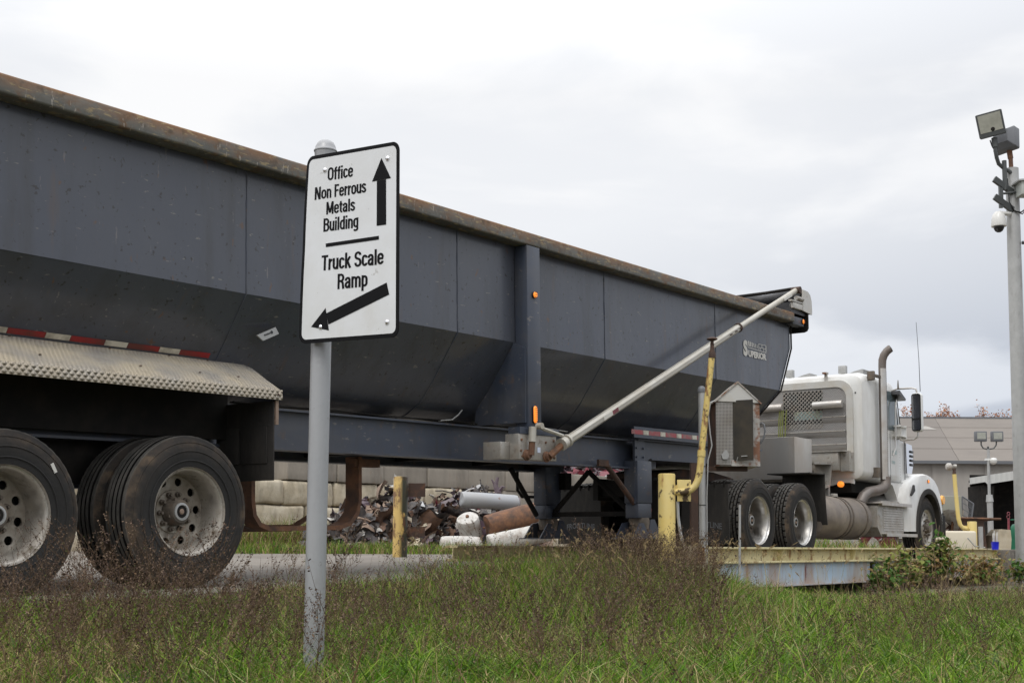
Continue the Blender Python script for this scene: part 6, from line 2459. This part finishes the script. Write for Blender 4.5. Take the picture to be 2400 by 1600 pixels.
def weed_proto(seed, h=.42, seeds=1.0):
    rs = np.random.default_rng(seed)
    V, F, Mi = [], [], []
    lean_ = rs.normal(0, .10, 2)
    pts_ = [np.array([lean_[0] * t * t, lean_[1] * t * t, t]) * np.array([h, h, h]) for t in np.linspace(0, 1, 6)]
    for a, b in zip(pts_, pts_[1:]):
        ribbon(V, F, Mi, a, b, .0024, 0, rs)
    nb = rs.integers(9, 15)
    for k in range(nb):
        t = .25 + .72 * (k / nb)
        base = np.array([lean_[0] * t * t, lean_[1] * t * t, t]) * h
        a = rs.uniform(0, 2 * PI)
        L_ = h * (1.05 - t) * rs.uniform(.45, .9)
        tip = base + np.array([math.cos(a) * L_ * .62, math.sin(a) * L_ * .62, L_ * .85])
        midp = (base + tip) / 2 + np.array([0, 0, -.02 * h])
        ribbon(V, F, Mi, base, midp, .0022, 0, rs)
        ribbon(V, F, Mi, midp, tip, .0018, 0, rs)
        for q in range(0 if t > .6 else 2):
            tt_ = rs.uniform(.0, .8)
            c = base * (1 - tt_) + tip * tt_
            d1 = rs.normal(0, 1, 3) * np.array([1, 1, .5]) + np.array([0, 0, .2])
            d1 = d1 / np.linalg.norm(d1) * rs.uniform(.010, .022) * (1.2 - t)
            d2 = np.cross(d1, rs.normal(0, 1, 3))
            d2 = d2 / (np.linalg.norm(d2) + 1e-9) * rs.uniform(.0025, .005)
            b = len(V)
            V += [c, c + d1 * .5 + d2, c + d1, c + d1 * .5 - d2]
            F.append((b, b + 1, b + 2, b + 3))
            Mi.append(int(rs.choice([0, 1, 3, 4])))
        ns = int(rs.integers(8, 15) * seeds)
        for q in range(ns):
            tt_ = rs.uniform(.25, 1.05)
            c = (base * (1 - tt_) + tip * tt_) + rs.normal(0, .0045, 3)
            s_ = rs.uniform(.003, .0065)
            d1, d2 = rs.normal(0, 1, 3), rs.normal(0, 1, 3)
            d1, d2 = d1 / np.linalg.norm(d1) * s_, d2 / np.linalg.norm(d2) * s_ * .8
            b = len(V)
            V += [c - d1, c + d2, c + d1, c - d2]
            F.append((b, b + 1, b + 2, b + 3))
            Mi.append(1 if rs.random() < .6 else 2)
    return np.array(V), np.array(F), np.array(Mi)


def plant(protos, x, y, s_, name, mats, label, cat, zoff=0.0):
    n = len(x)
    z = gz(x, y) + zoff
    pk = rng.integers(0, len(protos), n)
    rot = rng.uniform(0, 2 * PI, n)
    tilt = rng.normal(0, .24, (n, 2))
    VV, FF, MM = [], [], []
    base = 0
    for k, (V, F, Mi) in enumerate(protos):
        idx = np.where(pk == k)[0]
        if not len(idx):
            continue
        c, s2 = np.cos(rot[idx])[:, None], np.sin(rot[idx])[:, None]
        sc = s_[idx][:, None]
        X = (V[None, :, 0] * c - V[None, :, 1] * s2) * sc
        Y = (V[None, :, 0] * s2 + V[None, :, 1] * c) * sc
        Z = V[None, :, 2] * sc
        X = X + Z * tilt[idx, :1] + x[idx][:, None]
        Y = Y + Z * tilt[idx, 1:] + y[idx][:, None]
        Z = Z + z[idx][:, None]
        P_ = np.stack([X, Y, Z], -1).reshape(-1, 3)
        m = len(V)
        fo = (base + np.arange(len(idx)) * m)[:, None, None] + F[None]
        VV.append(P_)
        FF.append(fo.reshape(-1, 4))
        MM.append(np.tile(Mi, len(idx)))
        base += m * len(idx)
    V, F4, M4 = np.concatenate(VV), np.concatenate(FF), np.concatenate(MM)
    return mesh_np(name, V, F4, np.zeros((0, 3), int), M4, np.zeros(0, int), mats, label, cat)


protos = [weed_proto(100 + k, .36 + .03 * (k % 4)) for k in range(12)]
x, y, u, v = field(7600, 3.0, 13.5, 1.6)
g = greenness(x, y, u, v)
s_ = x / y
wm = np.zeros(len(x))
for (c1, c2, w1, w2, am) in ((-.32, 4.2, .09, .7, .9), (-.24, 4.6, .05, .6, .7), (.02, 4.5, .05, .6, .35), (.12, 4.7, .03, .6, .5), (-.31, 4.9, .10, 1.2, .9), (-.20, 5.1, .07, 1.3, .8), (-.115, 5.8, .045, 1.7, .9), (-.02, 6.8, .04, 1.0, .3), (.075, 8.2, .045, 2.4, .55), (.135, 7.6, .028, 2.0, .8), (.09, 5.4, .04, 1.0, .6),
                             (.195, 6.4, .014, .5, .9), (.37, 6.6, .03, 1.0, .8), (.33, 5.0, .03, .5, .4), (-.04, 5.0, .03, .5, .45), (.40, 8.0, .04, 1.5, .45)):
    wm = np.maximum(wm, am * np.exp(-((s_ - c1) / w1) ** 2 - ((y - c2) / w2) ** 2))
p = np.clip(.022 + np.where(s_ < .17, .13, .03) * (y < 7.5) + wm * .55 * (.85 + 1.4 * nz2(x, y, 2.3, 12)), .02, 1) * (1 - .5 * (y < 3.8))
k = rng.random(len(x)) < p
x, y, u, v = x[k], y[k], u[k], v[k]
sc = rng.uniform(.35, .85, len(x))
lim = (.55 - .0333 * y) / .46
keepk = (s_[k] < .150) | (sc < lim) | (rng.random(len(x)) < .015)
x, y, sc = x[keepk], y[keepk], sc[keepk]
plant(protos, x, y, sc, 'dead_weeds', [WB, WB2, WB3, G5, WG], 'dark brown dead flower stalks standing among the verge grass', 'weeds')
# taller thicket on the rise below the trailer nose
tx_, ty_ = [], []
for (a, b, sa, sb, n) in ((.80, 9.4, .40, .8, 100), (1.30, 10.2, .20, .6, 45), (-2.0, 6.35, .6, .25, 36), (1.0, 7.2, .25, .6, 50), (-.30, 7.6, .45, .8, 40), (1.25, 8.4, .16, .4, 40), (-1.2, 4.3, .5, .3, 26), (1.6, 5.1, .07, .09, 7), (2.0, 4.6, .06, .07, 5)):
    tx_.append(rng.normal(a, sa, n)), ty_.append(rng.normal(b, sb, n))
x, y = np.concatenate(tx_), np.concatenate(ty_)
u, v = uv(x, y)
k = (v > .62) & ~((u > 6) & (v < .75))
x, y = x[k], y[k]
k = (x / y < .155)
x, y = x[k], y[k]
protos2 = [weed_proto(300 + k, .55, 1.3) for k in range(8)]
plant(protos2, x, y, rng.uniform(.5, 1.0, len(x)), 'tall_dead_weeds', [WB, WB2, WB3, G5, WG], 'taller thicket of dark brown dead weeds on the rise below the trailer nose', 'weeds')


# foxtail seed spikes: thin bent stems with a hairy tan spike
def fox_proto(seed):
    rs = np.random.default_rng(seed)
    V, F, Mi = [], [], []
    h = .40
    a = rs.uniform(0, 6.28)
    pts_ = [np.array([math.cos(a) * .10 * t ** 2.2, math.sin(a) * .10 * t ** 2.2, h * t * (1 - .06 * t)]) for t in np.linspace(0, 1, 7)]
    for p_, q_ in zip(pts_, pts_[1:]):
        ribbon(V, F, Mi, p_, q_, .002, 0, rs)
    d = pts_[-1] - pts_[-2]
    d = d / np.linalg.norm(d)
    end = pts_[-1] + d * .035 + np.array([math.cos(a), math.sin(a), -.6]) * .012
    for q in range(46):
        t = rs.random()
        c = pts_[-1] * (1 - t) + end * t
        rr_ = .0055 * math.sin(PI * (.12 + .8 * t))
        o = rs.normal(0, 1, 3)
        o = o / np.linalg.norm(o)
        ribbon(V, F, Mi, c + o * rr_ * .3, c + o * rr_ * 1.5 + d * .004, .0026, 1, rs)
    return np.array(V), np.array(F), np.array(Mi)


fox = [fox_proto(k) for k in range(6)]
xs_, ys_ = [], []
for (a, b, sa, sb, n) in ((1.25, 11.2, .40, .5, 330), (.9, 9.8, .5, .7, 150), (.5, 8.5, .6, .8, 70), (3.2, 9.0, .8, .8, 60), (4.4, 11.6, .5, .4, 60), (5.2, 14.0, .8, .6, 90), (1.2, 6.0, .9, .9, 40), (2.2, 5.0, .6, .7, 30)):
    xs_.append(rng.normal(a, sa, n)), ys_.append(rng.normal(b, sb, n))
x, y = np.concatenate(xs_), np.concatenate(ys_)
u, v = uv(x, y)
k = (v > .65) & ~((u > 6) & (v < .7))
x, y = x[k], y[k]
plant(fox, x, y, rng.uniform(.55, 1.1, len(x)), 'foxtail_grass', [G4, SEED], 'tan foxtail seed spikes rising around the yellow gooseneck bollard', 'grass')


# rough grass along the foot of the block wall and behind the road
def band(n, L0, L1, jit, h0, h1, wd0, mats_p, name, label, nearend=0):
    t = rng.random(n)
    x = L0[0] + (L1[0] - L0[0]) * t + rng.normal(0, jit, n)
    y = L0[1] + (L1[1] - L0[1]) * t + rng.normal(0, jit, n)
    h = rng.uniform(h0, h1, n) * (1 + .5 * nz2(x, y, 1.5, 4))
    mi = rng.choice(6, n, p=mats_p)
    blades(x, y, h, np.full(n, wd0), rng.uniform(.1, .9, n), mi, name, [G1, G2, G3, G4, G5, G6], label)


band(6000, (-6.3, 27.6), (-3.0, 29.0), .45, .25, .85, .012, [.15, .2, .1, .2, .33, .02], 'wall_grass', 'tall brown and yellow grass at the foot of the block wall')
band(7000, (-4.6, 22.6), (-.4, 23.6), .45, .06, .30, .010, [.22, .22, .2, .18, .14, .04], 'roadside_grass', 'green grass strip between the road and the scrap heap')
band(3500, (2.4, 27.0), (8.5, 27.0), .8, .15, .5, .014, [.2, .25, .1, .25, .15, .05], 'yard_grass', 'yellowish yard grass seen beneath the truck')


# leafy shrubs at the far end of the weighbridge
def leaf_mesh(name, L_, m_):
    mb = MB()
    pts_ = [(0, 0), (.28, .22), (.55, .30), (.8, .18), (1.0, 0)]
    V, F = [], []
    for i, (a, b) in enumerate(pts_):
        zc = .12 * math.sin(a * PI) - .10 * a
        V += [(a * L_, -b * L_, (zc + .10 * b) * L_), (a * L_, 0, zc * L_), (a * L_, b * L_, (zc + .10 * b) * L_)]
    for i in range(len(pts_) - 1):
        F += [(3 * i, 3 * i + 3, 3 * i + 4, 3 * i + 1), (3 * i + 1, 3 * i + 4, 3 * i + 5, 3 * i + 2)]
    mb.add(V, F)
    me = bpy.data.meshes.new(name)
    me.from_pydata(mb.v, [], mb.f)
    me.materials.append(m_)
    me.polygons.foreach_set('use_smooth', [True] * len(me.polygons))
    return me


LG = leafmat('shrub_green', (.065, .14, .03), (.10, .19, .045), .3)
LG2 = leafmat('shrub_yellow_green', (.27, .29, .08), (.19, .23, .06), .3)
LB_ = leafmat('shrub_brown', (.27, .155, .07), (.36, .25, .10), .3)
LT_ = leafmat('shrub_tan', (.42, .34, .16), (.34, .26, .11), .3)
leafs = [leaf_mesh('leaf', .105, LG), leaf_mesh('leaf', .09, LG2), leaf_mesh('leaf', .08, LB_), leaf_mesh('leaf', .072, LT_)]


def shrub(name, label, loc, w_, h_, nst, pr, single, extra, seed, sprig=0):
    rs = random.Random(seed)
    root = thing(name, label, 'shrub', at(*loc))
    mb = MB()
    pos = []
    for k in range(nst):
        a = rs.uniform(0, 6.28)
        r = w_ * rs.uniform(.1, 1)
        hh = h_ * rs.uniform(.55, 1.0) * (1 - .35 * (r / w_) ** 2)
        b0 = Vector((r * .45 * math.cos(a), r * .35 * math.sin(a), 0))
        tip = Vector((r * math.cos(a), r * .7 * math.sin(a), hh))
        if sprig and k < sprig:
            tip = Vector((-.12 * w_ + .06 * k, -.1, h_ * 1.2 - k * .10))
        mid = b0.lerp(tip, .5) + Vector((0, 0, .12 * hh))
        mb.tube([b0, mid, tip], [.008, .005, .003], 4)
        for q in range(16 if k >= sprig else 10):
            t = rs.uniform(.25, 1.0) if k >= sprig else .1 + .9 * q / 10
            p_ = b0.lerp(mid, t * 2) if t < .5 else mid.lerp(tip, t * 2 - 1)
            pos.append((p_ + Vector((rs.gauss(0, .035), rs.gauss(0, .035), rs.gauss(0, .03))), k < sprig))
    mb.build('stems', 'tan', root, fix=False)
    rs.shuffle(pos)
    pos.sort(key=lambda q: (not q[1], q[0].y))
    MBs = MB()
    for i, (p_, sp2) in enumerate(pos):
        me = leafs[0 if sp2 else rs.choices(range(4), pr)[0]]
        rot = Matrix.Rotation(rs.uniform(0, 6.28), 4, 'Z') @ Matrix.Rotation(rs.uniform(-.5, 1.1), 4, 'Y') @ Matrix.Rotation(rs.uniform(-.6, .6), 4, 'X')
        s2 = rs.uniform(.6, 1.25) * (1.3 if sp2 else 1)
        mt = Matrix.Translation(p_) @ rot @ Matrix.Scale(s2, 4)
        if i < single:
            o = bpy.data.objects.new('leaf', me)
            link(o, root)
            o.matrix_local = mt
        else:
            MBs.mi = leafs.index(me)
            MBs.add([mt @ v.co for v in me.vertices], [tuple(f.vertices) for f in me.polygons])
    if MBs.v:
        MBs.build('foliage', [LG, LG2, LB_, LT_], root, fix=False, kind='stuff')
    return root


shrub('leafy_shrub', 'tallest leafy shrub with a dark green sprig, in front of the scale beam', (6.27, 18.9, -.14), .48, .86, 56, [3, 5, 3, 3], 280, 0, 1, 3)
shrub('leafy_shrub', 'brown and olive leaved shrub left of the concrete pier', (7.35, 20.2, -.14), .50, .58, 46, [1, 3, 6, 3], 240, 0, 2)
shrub('leafy_shrub', 'brown shrub with small green leaves on the left side of the tallest shrub', (5.42, 18.0, -.14), .46, .66, 44, [3, 5, 3, 3], 200, 0, 6)
shrub('leafy_shrub', 'low dark green bush at the left end of the shrub row', (4.98, 17.2, -.14), .34, .42, 20, [6, 3, 1, 1], 120, 0, 3)
shrub('leafy_shrub', 'green leaved bush at the right edge before the concrete pier', (8.05, 20.0, -.12), .34, .56, 24, [5, 4, 1, 1], 150, 0, 4)
shrub('leafy_shrub', 'small dark green bush just behind the brown shrub beside the pier', (7.75, 21.0, -.12), .30, .42, 16, [8, 2, 0, 0], 120, 0, 5)
